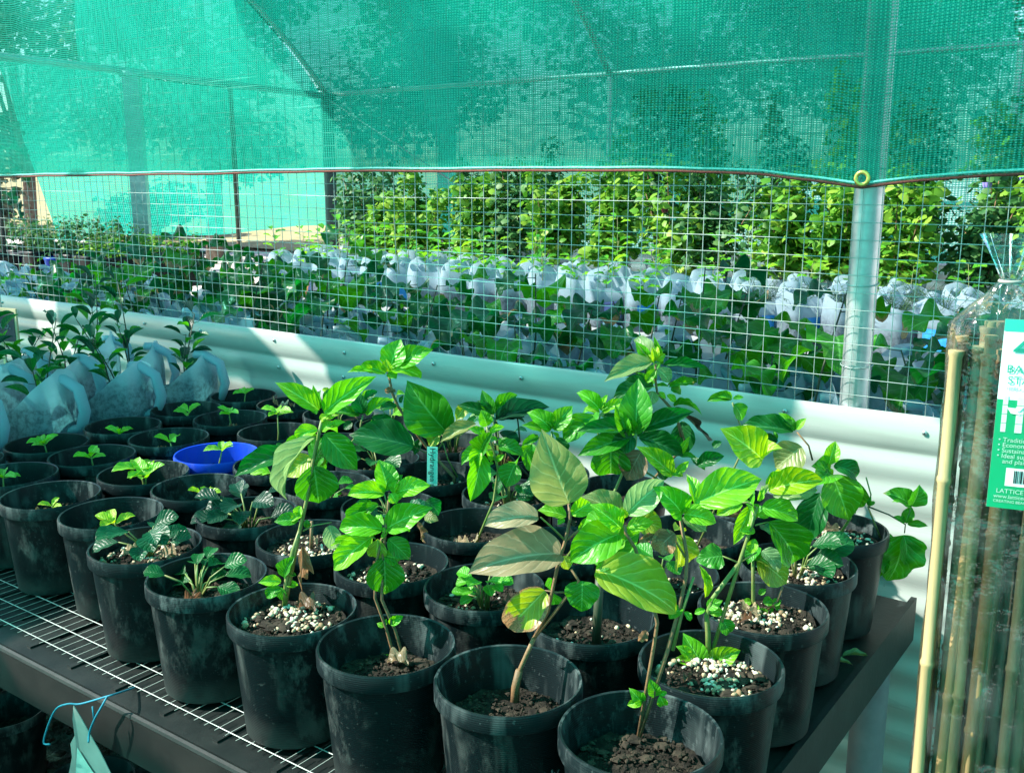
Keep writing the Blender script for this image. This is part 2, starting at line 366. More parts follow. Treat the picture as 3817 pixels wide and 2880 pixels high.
LM = {
    'a': leaf_mesh('leaf_a', 1, .43, .45, .16, .018, tipp=1.2, tooth=.013), 'b': leaf_mesh('leaf_b', 1, .40, .95, .2, .025, tipp=1.25, tooth=.013, twist=.18), 'c': leaf_mesh('leaf_c', 1, .45, 1.35, .16, .02, tipp=1.1),
    'e': leaf_mesh('leaf_e', 1, .46, .6, .22, .03, tipp=1.1, tooth=.015, twist=-.22),
    'h': leaf_mesh('leaf_h', 1, .30, .5, .1, .05, teeth=10, tooth=.03, tipp=.75), 'd': leaf_mesh('leaf_d', 1, .45, .6, .3, .12, curl=1.1, twist=.6),
    'g': leaf_mesh('leaf_g', 1, .5, .35, .2, .0, teeth=1, tooth=0, NT_=12, NU=3), 's': leaf_mesh('leaf_s', 1, .55, .4, .16, .02, teeth=6, tooth=.03, NT_=12, NU=3, tipp=.7),
    'f': leaf_mesh('leaf_f', 1, .36, .9, .12, .09, teeth=11, tooth=.03, twist=.35, tipp=.75)}
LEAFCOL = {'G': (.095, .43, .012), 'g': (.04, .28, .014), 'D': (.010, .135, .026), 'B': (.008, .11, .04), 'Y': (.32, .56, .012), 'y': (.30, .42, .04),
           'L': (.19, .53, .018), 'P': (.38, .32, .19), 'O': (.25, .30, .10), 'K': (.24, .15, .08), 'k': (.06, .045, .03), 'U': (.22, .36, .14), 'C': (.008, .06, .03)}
def leaf_at(parent, base, tip, nrm, wid=.5, var='a', colr='G', brown=0.0, jit=.06, name='leaf', origin=None):
    base = Vector(base); tip = Vector(tip); y = tip - base; L = y.length
    if L < 1e-5: return None
    y = y / L; z = Vector(nrm); z = z - y * z.dot(y)
    if z.length < 1e-3: z = y.orthogonal()
    z.normalize(); x = y.cross(z)
    o = origin or Vector((0, 0, 0)); b = base - o
    mw = Matrix(((x.x * L * wid, y.x * L, z.x * L, b.x), (x.y * L * wid, y.y * L, z.y * L, b.y), (x.z * L * wid, y.z * L, z.z * L, b.z), (0, 0, 0, 1)))
    ob = put(name, LM[var], parent, mw=mw)
    c = LEAFCOL[colr] if isinstance(colr, str) else colr; j = 1 + rnd.uniform(-jit, jit) * 3; q = rnd.uniform(-jit, jit)
    ob.color = (max(0, c[0] * j * (1 + q)), c[1] * j, max(0, c[2] * j * (1 - q)), brown)
    return ob

# ------------------------------------------------------------------ ground and setting
gd = MB(); gd.box(-160, 160, -60, 260, -.3, 0); tag(put('ground', gd.mesh('ground', M['ground'], smooth=False)), kind='structure')
mu = MB(); n_ = 46
for i in range(n_ + 1):
    for j in range(17):
        x = -9 + 13 * i / n_; y = -4 + 6.1 * j / 16; mu.v.append((x, y, .012 + .02 * mnoise.noise((x * 9, y * 9, 0)) + .008))
for i in range(n_):
    for j in range(16): mu.face((i * 17 + j, (i + 1) * 17 + j, (i + 1) * 17 + j + 1, i * 17 + j + 1))
tag(put('mulch_bed', mu.mesh('mulch_bed', M['mulch'])), kind='structure')  # bed enlarged out of view to cut bounce light onto the pots
ch = MB()
for i in range(2600):
    x = rnd.uniform(-3.0, -.9); y = rnd.uniform(.25, 1.5); s = rnd.uniform(.006, .018)
    ch.lump((x, y, .025 + s * .3), s, rnd.uniform(.7, 1.5), rnd.uniform(.7, 1.5), .5, 4)
tag(put('gravel', ch.mesh('gravel', M['chip'], smooth=False)), kind='stuff')
bk = MB()
for i in range(41):
    for j in range(9):
        x = -75 + 62 * i / 40; y = 14 + 50 * j / 8
        bk.v.append((x, y, -.05 + 2.6 * min(1, max(0, (math.hypot(x + 5, y) - 22) / 30)) + .4 * mnoise.noise((x * .1, y * .1, 3))))
for i in range(40):
    for j in range(8): bk.face((i * 9 + j, (i + 1) * 9 + j, (i + 1) * 9 + j + 1, i * 9 + j + 1))
tag(put('grass_bank', bk.mesh('grass_bank', M['grass'])), kind='structure')

# ------------------------------------------------------------------ corrugated wall
WY = 2.12
wall = empty('corrugated_wall', (0, WY, 0))
tag(wall, 'cream corrugated steel wall behind the black pots, ridges running lengthwise', 'wall')
def sheet_mesh(x0, x1, dy):
    pr = [(.012 + dy, 1.066), (.0 + dy, 1.07), (-.004 + dy, 1.066), (-.004 + dy, 1.02), (-.002 + dy, .995)]
    z = .99
    while z > .06:
        pr.append((dy +   .002 - .0065 * (.5 - .5 * math.cos((.99 - z) / .076 * 2 * math.pi)), z)); z -= .076 / 10
    mb = MB(); N = 60
    for i in range(N + 1):
        x = x0 + (x1 - x0) * i / N
        for (y, z) in pr:
            mb.v.append((x, y + .0025 * mnoise.noise((x * 1.7, z * 2.2, 1)), z + .003 * mnoise.noise((x * 2.1, 0, 5)) * (1 if z > .9 else .3)))
    n = len(pr)
    for i in range(N):
        for j in range(n - 1): mb.face((i * n + j, (i + 1) * n + j, (i + 1) * n + j + 1, i * n + j + 1))
    return mb.mesh('sheet', M['cream'])
scr = MB(); scr.lathe([(0.0001, .0032), (.0035, .0030), (.0052, .0016), (.0056, 0)], 12); scr.cur = 1; scr.box(-.0026, .0026, -.0005, .0005, .0031, .0036); scr.box(-.0005, .0005, -.0026, .0026, .0031, .0036)
SCREW = scr.mesh('screw', M['galv'], M['ink'])
joints = [(-8.2, -6.05, 0), (-6.06, -4.15, -.002), (-4.16, -2.47, 0), (-2.48, -1.12, -.002), (-1.13, .9, -.0005)]
for (x0, x1, dy) in joints:
    s = put('sheet', sheet_mesh(x0, x1, dy), wall)
    x = x0 + .02
    while x < x1 - .1:
        for zz in (1.036, .953):
            if zz < 1 and rnd.random() < .5: continue
            put('screw', SCREW, s, mw=Matrix.Translation((x + rnd.uniform(-.02, .02), dy - .0065, zz + rnd.uniform(-.006, .006))) @ Matrix.Rotation(R_(90), 4, 'X') @ Matrix.Rotation(rnd.random() * 3, 4, 'Z'))
        x += .33

# ------------------------------------------------------------------ wire mesh fence
fen = empty('wire_mesh_fence', (0, WY, 1.07))
tag(fen, 'galvanised square wire mesh fence standing on the cream wall', 'fence')
FX0, FX1, SX, SZ = -7.3, .45, .0395, .0365
nv = int((FX1 - FX0) / SX)
def wob(x, z): return .004 * mnoise.noise((x * 1.3, z * 3, 9)), .0035 * mnoise.noise((x * 2.2, z * 2, 4))
for i in range(nv + 1):
    x = -.4355 - SX * (i - int((FX1 + .4355) / SX)); pts = []
    for j in range(9):
        z = -.06 + .155 * j; a, b = wob(x, z); pts.append((x + b + .0, .006 + a, z))
    mb = MB(); mb.tube(pts, .00095, 4); put('wire', mb.mesh('wire', M['wire']), fen)
for j in range(33):
    z = -.012 + SZ * j; pts = []
    for i in range(40):
        x = FX0 + (FX1 - FX0) * i / 39; a, b = wob(x, z); pts.append((x, .004 + a, z + b))
    mb = MB(); mb.tube(pts, .00095, 4); put('wire', mb.mesh('wire', M['wire']), fen)

def pole(name, x, y, z0, z1, r, mat, label, cat='post', square=False, ring=None):
    o = empty(name, (x, y, z0)); mb = MB(); n = 4 if square else 24
    mb.tube([(0, 0, 0), (0, 0, (z1 - z0) * .5), (0, 0, z1 - z0)], r, n); me = mb.mesh('shaft', M[mat], smooth=not square, auto=None if square else 50)
    put('shaft', me, o)
    cp = MB(); cp.lathe([(r * 1.12, -.03), (r * 1.12, .006), (r * .7, .014), (.0005, .016)], 16); put('cap', cp.mesh('cap', M[mat]), o, (0, 0, z1 - z0))
    if ring:
        for zz in ring:
            rg = MB(); pts = [(math.cos(a) * (r + .0015) * 1.04, math.sin(a) * (r + .0015) * 1.04, .004 * math.sin(a)) for a in [2 * math.pi * q / 28 for q in range(29)]]
            rg.tube(pts, .0013, 5, cap=False); put('tie_wire', rg.mesh('tie_wire', M['wire']), o, (0, 0, zz - z0))
    tag(o, label, cat); return o
pole('fence_post', -.632, WY + .043, 0, 2.42, .0305, 'galv', 'thick round galvanised post holding the brass eyelet of the net', ring=[1.155, 1.33])
pole('fence_post', -4.45, WY + .043, 0, 2.42, .024, 'galv', 'thin galvanised post behind the mesh, just past the left edge')

# ------------------------------------------------------------------ tunnel frame behind
GX, BY, EZ = -7.3, 7.09, 2.3
pole('gable_post', GX, 4.95, 0, 2.36, .085, 'galv', 'thick square silver post in the end wall of the shade tunnel', square=True).rotation_euler[2] = R_(45)
pole('gable_post', GX, 5.93, 0, 2.31, .022, 'rust', 'thin rusty pipe post in the end wall of the shade tunnel')
pole('corner_post', GX, BY, 0, 2.32, .06, 'tabledark', 'dark corner post where end wall meets back wall')
pole('back_post', -4.14, BY, 0, 2.32, .022, 'galv', 'thin pale post in the back wall behind the hedge of shrubs')
pole('back_post', -1.2, BY, 0, 2.32, .03, 'galv', 'thin back wall post seen beside the thick galvanised post')
def bar(name, pts, r, mat, label, cat='rail'):
    base = Vector(pts[0]); mb = MB(); mb.tube([Vector(p) - base for p in pts], r, 10); o = put(name, mb.mesh(name, M[mat]), None, base); tag(o, label, cat); return o
bar('gable_rail', [(GX - .03, 2.2, 2.42), (GX - .03, 4.9, 2.37), (GX - .03, BY, 2.31)], .03, 'galv', 'horizontal pipe across the tunnel end wall above its posts')
bar('eave_rail', [(GX, BY + .02, EZ + .02), (-3, BY + .02, EZ + .05), (1.5, BY + .02, EZ + .06)], .022, 'galv', 'long eave pipe along the top of the back wall')
bar('eave_rail', [(GX, WY + .05, 2.44), (-3, WY + .05, 2.44), (.9, WY + .05, 2.44)], .022, 'galv', 'long eave pipe above the near shade net', )
def arc(Y):
    t = (Y - 4.6) / 2.5; return EZ + 1.35 * max(0, 1 - abs(t) ** 1.9)
for i, X in enumerate((GX, -4.14, -.95)):
    bar('roof_hoop', [(X, WY + .05 + (BY - WY - .05) * q / 24, arc(WY + .05 + (BY - WY - .05) * q / 24) + .01) for q in range(25)], .024, 'galv',
        ['curved roof hoop rising from the far dark corner post', 'curved roof hoop above the thin pale back post', 'curved roof hoop above the thick galvanised post'][i], 'hoop')
bar('roof_purlin', [(GX, 6.2, arc(6.2)), (.9, 6.2, arc(6.2) + .02)], .014, 'rust', 'thin brown purlin running along the tunnel roof', 'purlin')
bar('brace_wire', [(GX + .02, BY - .02, 2.28), (GX + 1.6, BY - .05, 1.5)], .008, 'wire', 'thin pale diagonal brace wire beside the dark corner post', 'wire')

def sheet_net(name, P, nu, nv_, mat, uvs, label, cat='shade net', parent=None, origin=(0, 0, 0)):
    mb = MB(); mb.uv = []
    for i in range(nu + 1):
        for j in range(nv_ + 1):
            p = P(i / nu, j / nv_); mb.v.append(tuple(Vector(p) - Vector(origin))); mb.uv.append((uvs[0] * i / nu, uvs[1] * j / nv_))
    for i in range(nu):
        for j in range(nv_): mb.face((i * (nv_ + 1) + j, (i + 1) * (nv_ + 1) + j, (i + 1) * (nv_ + 1) + j + 1, i * (nv_ + 1) + j + 1))
    o = put(name, mb.mesh(name, M[mat]), parent, origin)
    if label: tag(o, label, cat)
    return o
# near net with hem, selvedge and eyelet
HEMK = [(-7.4, 1.545), (-5.2, 1.548), (-4.2, 1.546), (-3.4, 1.556), (-2.6, 1.562), (-2.0, 1.568), (-1.5, 1.567), (-1.1, 1.566), (-.85, 1.560), (-.74, 1.548), (-.625, 1.531), (-.52, 1.545), (-.38, 1.556), (-.2, 1.564), (.3, 1.568), (.9, 1.57)]
def hem_z(x):
    xs = [a for a, b in HEMK]; zs = [b for a, b in HEMK]
    return float(np.interp(x, xs, zs)) + .004 * mnoise.noise((x * 3.1, 2, 0)) + .0015 * mnoise.noise((x * 11, 2, 0))
NX0, NX1, NTOP = -7.35, .85, 2.62
def net_y(x, z):
    d = z - 1.55; e = math.exp(-((x + .6) / .07) ** 2)
    return WY - .024 - .018 * mnoise.noise((x * 1.6, z * 2.6, 0)) - .010 * mnoise.noise((x * .9 + z * 1.7, z * 4.5, 7)) - .008 * math.exp(-((x + .625) / .05) ** 2) + .0
net = empty('shade_net', (0, WY, 1.55)); tag(net, 'green knitted shade net hung over the wire mesh with red-brown hem', 'shade net')
def PN(a, b):
    x = NX0 + (NX1 - NX0) * a; z0 = hem_z(x); z = z0 + (NTOP - z0) * b ** 1.2; return (x, net_y(x, z), z)
sheet_net('net_sheet', PN, 240, 40, 'net', (NX1 - NX0, NTOP - 1.55), None, None, net, (0, 0, 0)).location = (0, -WY, -1.55)
for nm, dz, r, mt in (('hem', 0.0, .0032, 'hem'), ('selvedge', .0075, .0028, 'hemlight')):
    mb = MB(); pts = []
    for i in range(301):
        x = NX0 + (NX1 - NX0) * i / 300; z = hem_z(x) + dz; pts.append((x, net_y(x, z) - WY - .002, z - 1.55))
    mb.tube(pts, r, 6); put(nm, mb.mesh(nm, M[mt]), net)
ey = MB(); EN = 28
for i in range(EN):
    for j in range(8):
        a = 2 * math.pi * i / EN; b = 2 * math.pi * j / 8; r = .0125 + .0042 * math.cos(b); ey.v.append((r * math.cos(a), .0025 * math.sin(b), r * math.sin(a)))
for i in range(EN):
    for j in range(8): ey.face((i * 8 + j, i * 8 + (j + 1) % 8, ((i + 1) % EN) * 8 + (j + 1) % 8, ((i + 1) % EN) * 8 + j))
put('eyelet', ey.mesh('eyelet', M['brass']), net, (-.625, net_y(-.625, 1.55) - WY - .006, hem_z(-.625) + .018 - 1.55))
# far nets
def fw(x, y, z, s): return s * mnoise.noise((x * .8, y * .8, z * 1.1))
sheet_net('end_wall_net', lambda a, b: (GX - .05 + .05 * mnoise.noise((a * 4, b * 3, 1)), 3.9 + .35 * (1 - b) * (1 - a) + (BY - 3.9) * a, 1.06 + .02 * math.sin(a * 9) + (1.3 - .06 * a) * b), 50, 16, 'net_far', (3.2, 1.3),
          'bright teal shade net filling the end wall of the tunnel')
sheet_net('end_gable_net', lambda a, b: (GX - .06 + .03 * mnoise.noise((a * 4, b * 3, 2)), 4.55 + (BY - 4.55) * a, 2.36 - .05 * a + (arc(4.55 + (BY - 4.55) * a) - 2.33) * b), 50, 10, 'net_far', (2.6, 1.3),
          'teal shade net of the curved gable above the end wall')
sheet_net('back_wall_net', lambda a, b: (GX + 9.2 * a, BY + .05 + .05 * mnoise.noise((a * 9, b * 3, 5)), .98 + 1.36 * b), 90, 16, 'net_far', (9.2, 1.36), 'darker green net of the back wall behind the shrubs')
sheet_net('roof_net', lambda a, b: (GX - .05 + 6.1 * a, 4.5 + (BY + .05 - 4.5) * b, arc(4.5 + (BY - 4.5) * b) + .035 + .05 * mnoise.noise((a * 12, b * 5, 8))), 90, 24, 'net_far', (9.2, 2.9), 'green net over the back half of the tunnel roof')
bw = MB(); 
for z in np.arange(.05, .97, .076 / 6):
    bw.v += [(GX, .004 * math.sin(z / .076 * 6.28), z), (2.0, .004 * math.sin(z / .076 * 6.28), z)]
for i in range(len(bw.v) // 2 - 1): bw.face((2 * i, 2 * i + 1, 2 * i + 3, 2 * i + 2))
tag(put('back_wall_panel', bw.mesh('back_wall_panel', M['table']), None, (0, BY + .1, 0)), 'low grey steel panel at the foot of the back wall behind the shrubs', 'wall')
# unseen roof nets of the near bay, cut with gaps to place sun patches
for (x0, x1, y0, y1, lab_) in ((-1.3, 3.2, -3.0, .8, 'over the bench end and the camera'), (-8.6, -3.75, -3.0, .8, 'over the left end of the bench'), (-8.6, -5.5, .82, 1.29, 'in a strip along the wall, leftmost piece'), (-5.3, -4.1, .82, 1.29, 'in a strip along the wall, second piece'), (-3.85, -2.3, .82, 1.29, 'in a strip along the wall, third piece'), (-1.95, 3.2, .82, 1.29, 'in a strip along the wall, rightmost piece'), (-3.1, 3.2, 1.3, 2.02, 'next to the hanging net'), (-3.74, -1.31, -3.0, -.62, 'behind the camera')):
    sheet_net('roof_net', lambda a, b: (x0 + (x1 - x0) * a + .16 * mnoise.noise((x0 + a * 3, b * 4, 1)), y0 + (y1 - y0) * b + .05 * mnoise.noise((a * 7, b, 3)), 2.66 + .05 * mnoise.noise((a * 5, b * 5, x0))), 24, 16, 'net_unseen', (x1 - x0, y1 - y0), 'unseen green roof net shaping the light ' + lab_)

sheet_net('unseen_side_net', lambda a, b: (-8.6 + 11.8 * a, -3.05 + .05 * mnoise.noise((a * 9, b * 3, 3)), .6 + 2.05 * b), 40, 10, 'net_unseen', (11.8, 2), 'unseen green net wall added behind the camera to tint the light')  # side nets added out of view to turn the fill light teal
sheet_net('unseen_side_net', lambda a, b: (3.25 + .05 * mnoise.noise((a * 9, b * 3, 5)), -3.0 + 5.0 * a, .6 + 2.05 * b), 24, 10, 'net_unseen', (5, 2), 'added green net wall at the right, outside the picture, tinting the light')

# ------------------------------------------------------------------ bench
BX0, BX1, BY0, BY1, BZ = -3.9, -.452, .845, 2.03, .70
bench = empty('bench', ((BX0 + BX1) / 2, (BY0 + BY1) / 2, 0)); bo = Vector(bench.location)
tag(bench, 'black plastic slatted bench crowded with nursery pots in front of the cream wall', 'bench')
def bpart(name, mb, mat, **kw): return put(name, mb.mesh(name, M[mat], smooth=False, **kw), bench, -bo)
mb = MB(); mb.box(BX0, BX1, BY0, BY0 + .075, BZ - .022, BZ - .004); bpart('front_border', mb, 'bench')
mb = MB(); mb.box(BX0, BX1, BY0 - .012, BY0 - .0005, BZ - .088, BZ - .010); bpart('front_apron', mb, 'apron')
mb = MB(); mb.tube([(BX0, BY0 - .006, BZ - .008), (BX1, BY0 - .006, BZ - .008)], .0065, 8); bpart('front_lip', mb, 'bench')
mb = MB(); mb.box(BX1 - .055, BX1, BY0 + .0755, BY1, BZ - .022, BZ - .004); bpart('end_border', mb, 'bench')
mb = MB(); mb.box(BX1 + .0005, BX1 + .012, BY0 - .012, BY1 + .01, BZ - .088, BZ + .006); bpart('end_apron', mb, 'bench')
mb = MB(); mb.box(BX0, BX1 - .0555, BY1 - .06, BY1, BZ - .022, BZ - .004); bpart('back_border', mb, 'bench')
slat = MB(); slat.box(-.058, .058, BY0 + .0755, BY1 - .0605, -.02, -.006); slm = slat.mesh('slat', M['bench'], smooth=False)
rib = MB(); rib.box(-.006, .006, BY0 + .02, BY1 - .0605, -.0055, -.0005); rim_ = rib.mesh('rib', M['bench'], smooth=False)
x = BX1 - .13; i = 0
while x > BX0 + .05:
    s = put('slat', slm, bench, Vector((x, 0, BZ)) - bo); put('rib', rim_, bench, Vector((x - .067, 0, BZ)) - bo)
    x -= .135; i += 1
for (lx, ly) in ((BX1 - .05, BY0 + .35), (BX1 - .05, BY1 - .05), (-2.3, BY0 + .06), (-2.3, BY1 - .05), (BX0 + .05, BY0 + .06), (BX0 + .05, BY1 - .05)):
    mb = MB(); mb.tube([(lx, ly, 0.005), (lx, ly, BZ - .025)], .036, 20); put('leg', mb.mesh('leg', M['leg'], auto=50), bench, -bo)
pb = MB(); pb.box(-3.3, -1.25, .95, 1.28, .628, .64); tag(put('shelf_board', pb.mesh('shelf_board', M['cardboard'], smooth=False)), 'tan board lying on the shelf under the slatted bench', 'board')

grid = empty('wire_grid', (-2, 1.4, BZ)); tag(grid, 'pale wire grid panel lying on the bench under the pots', 'wire grid'); go = Vector(grid.location)
for i, y in enumerate(np.arange(.888, 1.95, .051)):
    mb = MB(); mb.tube([(xx, y + .002 * mnoise.noise((xx * 2, y, 0)), BZ + .0042 + .002 * mnoise.noise((xx * 3, y * 3, 2))) for xx in np.linspace(-3.6, -.5, 26)], .0011, 5)
    put('wire', mb.mesh('wire', M['midwire']), grid, -go)
cw = MB(); cw.tube([(0, .880, 0), (0, 1.95, 0)], .0007, 4); cwm = cw.mesh('cross_wire', M['dullwire'])
for x in np.arange(-3.58, -.5, .0255):
    put('cross_wire', cwm, grid, Vector((x, 0, BZ + .0022)) - go)

# ------------------------------------------------------------------ pots
PH, PR = .195, .0995
def pot_meshes(mat, tagn, rmat):
    body = MB(); body.lathe([(.0765, .0), (.0795, .003), (.084, .06), (.0895, .13), (.0925, .169)], 48, cap0=True)
    b = body.mesh('pot_' + tagn, mat)
    rm = MB(); rm.lathe([(.0926, .1685), (PR - .001, .1695), (PR, .172), (PR, .1915), (PR - .0015, PH), (PR - .0045, PH - .001), (PR - .0055, .185), (.0905, .15), (.087, .10), (.086, .09)], 48)
    for a in range(6):
        t = a * math.pi / 3 + .2
    return b, rm.mesh('rim_' + tagn, rmat, auto=35)
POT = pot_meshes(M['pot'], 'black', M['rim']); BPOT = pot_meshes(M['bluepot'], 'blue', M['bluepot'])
def soil_mesh(seed, r=.0885, rough=.006):
    mb = MB(); n = 30; rings = 9; mb.v.append((0, 0, .004))
    for i in range(1, rings + 1):
        q = r * i / rings
        for k in range(n):
            a = 2 * math.pi * k / n; x, y = q * math.cos(a), q * math.sin(a)
            mb.v.append((x, y, rough * 1.4 * mnoise.noise((x * 40, y * 40, seed * 3.1)) + rough * mnoise.noise((x * 110, y * 110, seed)) + (.004 if i == rings else 0)))
    for k in range(n): mb.face((0, 1 + k, 1 + (k + 1) % n))
    for i in range(rings - 1):
        for k in range(n): mb.face((1 + i * n + k, 1 + (i + 1) * n + k, 1 + (i + 1) * n + (k + 1) % n, 1 + i * n + (k + 1) % n))
    return mb.mesh('soil', M['soil'])
SOILS = [soil_mesh(s) for s in range(5)]
def grains(kind, sets, seed):
    mb = MB(); st = rnd.getstate(); rnd.seed(seed)
    for (n, smin, smax, flat, clump) in sets:
        cs = [(.065 * math.sqrt(rnd.random()), rnd.random() * 6.283, rnd.uniform(.012, .03)) for i in range(clump)] if clump else None
        i = 0
        while i < n:
            if cs:
                q0, a0, sp = rnd.choice(cs); x = q0 * math.cos(a0) + rnd.gauss(0, sp); y = q0 * math.sin(a0) + rnd.gauss(0, sp)
            else:
                a = rnd.random() * 6.283; q = .084 * math.sqrt(rnd.random()); x = q * math.cos(a); y = q * math.sin(a)
            if math.hypot(x, y) > .084: continue
            i += 1; s = rnd.uniform(smin, smax)
            mb.lump((x, y, .003 + s * .4 * flat), s, rnd.uniform(.6, 1.6), rnd.uniform(.6, 1.6), flat * rnd.uniform(.7, 1.2))
    rnd.setstate(st)
    return mb.mesh(kind, M['perlite' if kind == 'perlite' else 'chip'], smooth=kind == 'perlite')
CHIPS = [grains('bark_chips', [(330, .0012, .0036, .8, 0), (30, .004, .010, .45, 3)], 40 + i) for i in range(4)]
PERL = [grains('perlite', [(24, .0016, .0042, 1., 4), (10, .0012, .003, 1., 0)], 60 + i) for i in range(3)]
PERLX = [grains('perlite', [(120, .0018, .0052, 1., 6), (45, .0012, .004, 1., 0)], 70 + i) for i in range(3)]
def make_pot(x, y, name, label, group=None, blue=False, depth=.05, perl=0, lean=0.0, cat='potted plant'):
    o = empty(name, (x, y, BZ + .006)); tag(o, label, cat, group)
    b, r = (BPOT if blue else POT); p = put('pot', b, o); rr = rnd.random() * 6.28; p.rotation_euler[2] = rr
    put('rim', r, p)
    sz = PH - depth; s = put('soil', SOILS[rnd.randrange(5)], o, (0, 0, sz)); q = min(1.0, .92 - (.05 - depth) * -.6); s.scale = (q, q, 1); s.rotation_euler[2] = rr
    c = put('bark_chips', CHIPS[rnd.randrange(4)], o, (0, 0, sz)); c.rotation_euler[2] = rr * 2; c['kind'] = 'stuff'; c.scale = (.95, .95, 1)
    for q in range(rnd.choice((0, 0, 1, 1, 2))):
        a = rnd.random() * 6.28; p = Vector((math.cos(a) * .04, math.sin(a) * .04, sz + .009)); a += rnd.uniform(1.5, 4)
        leaf_at(o, p, p + Vector((math.cos(a), math.sin(a), .12)) * rnd.uniform(.02, .05), (rnd.uniform(-.3, .3), rnd.uniform(-.3, .3), 1), .4, 'd', rnd.choice(((.30, .2, .1), (.36, .29, .18), (.16, .09, .05))), .1, name='dead_leaf')
    if perl: 
        g = put('perlite', (PERLX if perl > 1 else PERL)[rnd.randrange(3)], o, (0, 0, sz)); g.rotation_euler[2] = rr * 3; g['kind'] = 'stuff'; g.scale = (.95, .95, 1)
    return o, BZ + .006 + sz
def stem_part(o, paths, mat='stem', name='stem', n=6):
    mb = MB(); org = o.matrix_basis.translation
    for pts, r in paths: mb.tube([Vector(p) - org for p in pts], r, n)
    return put(name, mb.mesh(name, M[mat]), o)
TOCAM = -FH
def seedling(o, sz, h=.06, n=4, L=.035, colr='L', dx=0., dy=0., two=False, wid=.5, var='s'):
    base = o.location + Vector((dx, dy, sz - o.location.z)); paths = []
    for q in range(2 if two else 1):
        top = base + Vector((rnd.uniform(-.012, .012) + (.018 if q else 0), rnd.uniform(-.012, .012), h * (1 if q == 0 else .85)))
        paths.append(([base, base.lerp(top, .5) + Vector((rnd.uniform(-.004, .004), rnd.uniform(-.004, .004), 0)), top], [.0026, .002, .0014]))
        a0 = rnd.random() * 6.28
        for i in range(n):
            a = a0 + i * 2.4; el = rnd.uniform(.1, .75); d = Vector((math.cos(a) * math.cos(el), math.sin(a) * math.cos(el), math.sin(el)))
            l = L * rnd.uniform(.75, 1.15); st = top - Vector((0, 0, .004 * (i // 2)))
            leaf_at(o, st, st + d * l, Vector((0, 0, 1)) + TOCAM * .4, wid, var, colr, 0, .05, origin=o.location)
    stem_part(o, paths)
def cluster(o, sz, n, spread, h, L, colr, var='s', wid=.75, dx=0, dy=0):
    base = o.location + Vector((dx, dy, sz - o.location.z)); paths = []
    for i in range(n):
        a = rnd.random() * 6.28; q = spread * math.sqrt(rnd.random()); top = base + Vector((math.cos(a) * q, math.sin(a) * q, h * rnd.uniform(.35, 1)))
        paths.append(([base + Vector((math.cos(a) * .006, math.sin(a) * .006, 0)), base.lerp(top, .5) + Vector((0, 0, h * .15)), top], [.0022, .0017, .0012]))
        d = Vector((math.cos(a), math.sin(a), rnd.uniform(-.25, .5))).normalized(); l = L * rnd.uniform(.7, 1.15)
        leaf_at(o, top, top + d * l, Vector((0, 0, 1)) + TOCAM * rnd.uniform(.2, .8), wid, var, colr, 0, .06, origin=o.location)
    stem_part(o, paths)

# seedling pots on the left part of the bench, row by row away from the bench front
SEED = [
 (-2.395, 1.93, dict(h=.06, n=4, L=.035), .055, 'with an upright four-leaved sprout, touching the cream wall'),
 (-2.19, 1.935, None, .045, 'holding a curled brown dead leaf, against the cream wall'),
 (-2.387, 1.717, dict(h=.075, n=5, L=.045, dx=.03, dy=-.02), .075, 'with one tall sprout leaning over its rim, beside a cut jug'),
 (-2.193, 1.717, dict(h=.06, n=4, L=.036), .045, 'with a neat Y-shaped sprout, just behind the blue pot row'),
 (-1.975, 1.69, dict(h=.11, n=5, L=.046), .06, 'with a straight tall sprout on a thick pale stem'),
 (-2.36, 1.495, dict(h=.035, n=5, L=.04), .055, 'with a low flat rosette sprout, in front of the cut milk jugs'),
 (-2.154, 1.491, dict(h=.035, n=3, L=.045, dx=.01), .05, 'with a sprout of three broad leaves, left of the blue pot'),
 (-2.353, 1.277, dict(h=.06, n=6, L=.04, dx=-.01), .06, 'with a bunched leafy seedling, second row at left edge'),
 (-2.16, 1.281, dict(h=.05, n=4, L=.045, dx=.0, colr='L'), .055, 'with a pale sprout of paired leaves, before the low rosette pot'),
 (-1.935, 1.267, dict(h=.065, n=5, L=.055, two=True, colr='L'), .06, 'with two joined bright seedlings, in front of the blue pot'),
 (-2.165, 1.085, dict(h=.04, n=4, L=.04, dx=-.03), .055, 'cut by the left edge of the picture, with a bright sprout'),
 (-2.375, 1.07, None, .06, 'almost empty, at the far left edge'),
 (-1.745, 1.273, dict(h=.035, n=3, L=.042, dx=-.01, colr='Y'), .055, 'with a pale yellowish sprout beside a brown leaf scrap'),
 (-1.954, 1.058, dict(h=.03, n=3, L=.032, dx=.01, colr='Y'), .05, 'with a tiny two-leaved sprout on crumbly mix, front row at left'),
 (-1.747, 1.066, dict(h=.04, n=4, L=.045, dx=.02, colr='Y'), .055, 'with pale yellow-green sprout half hidden behind the pebbly pot'),
]
for (x, y, sd_, dep, lab) in SEED:
    o, sz = make_pot(x, y, 'seedling_pot', 'black nursery pot ' + lab, 'black seedling pots on the bench', depth=dep)
    if sd_: seedling(o, sz, **sd_)
    else:
        b = o.location + Vector((-.02, -.03, sz - o.location.z + .04))
        for q in range(2): leaf_at(o, b + Vector((.03 * q, .02 * q, 0)), b + Vector((.05, -.035 + .05 * q, .005)), (0, 0, 1), .7, 'd', 'K', .4, origin=o.location, name='dead_leaf')
o, sz = make_pot(-1.934, 1.467, 'blue_seedling_pot', 'bright blue nursery pot holding a small green sprout', blue=True, depth=.055)
seedling(o, sz, h=.06, n=4, L=.045, colr='L')

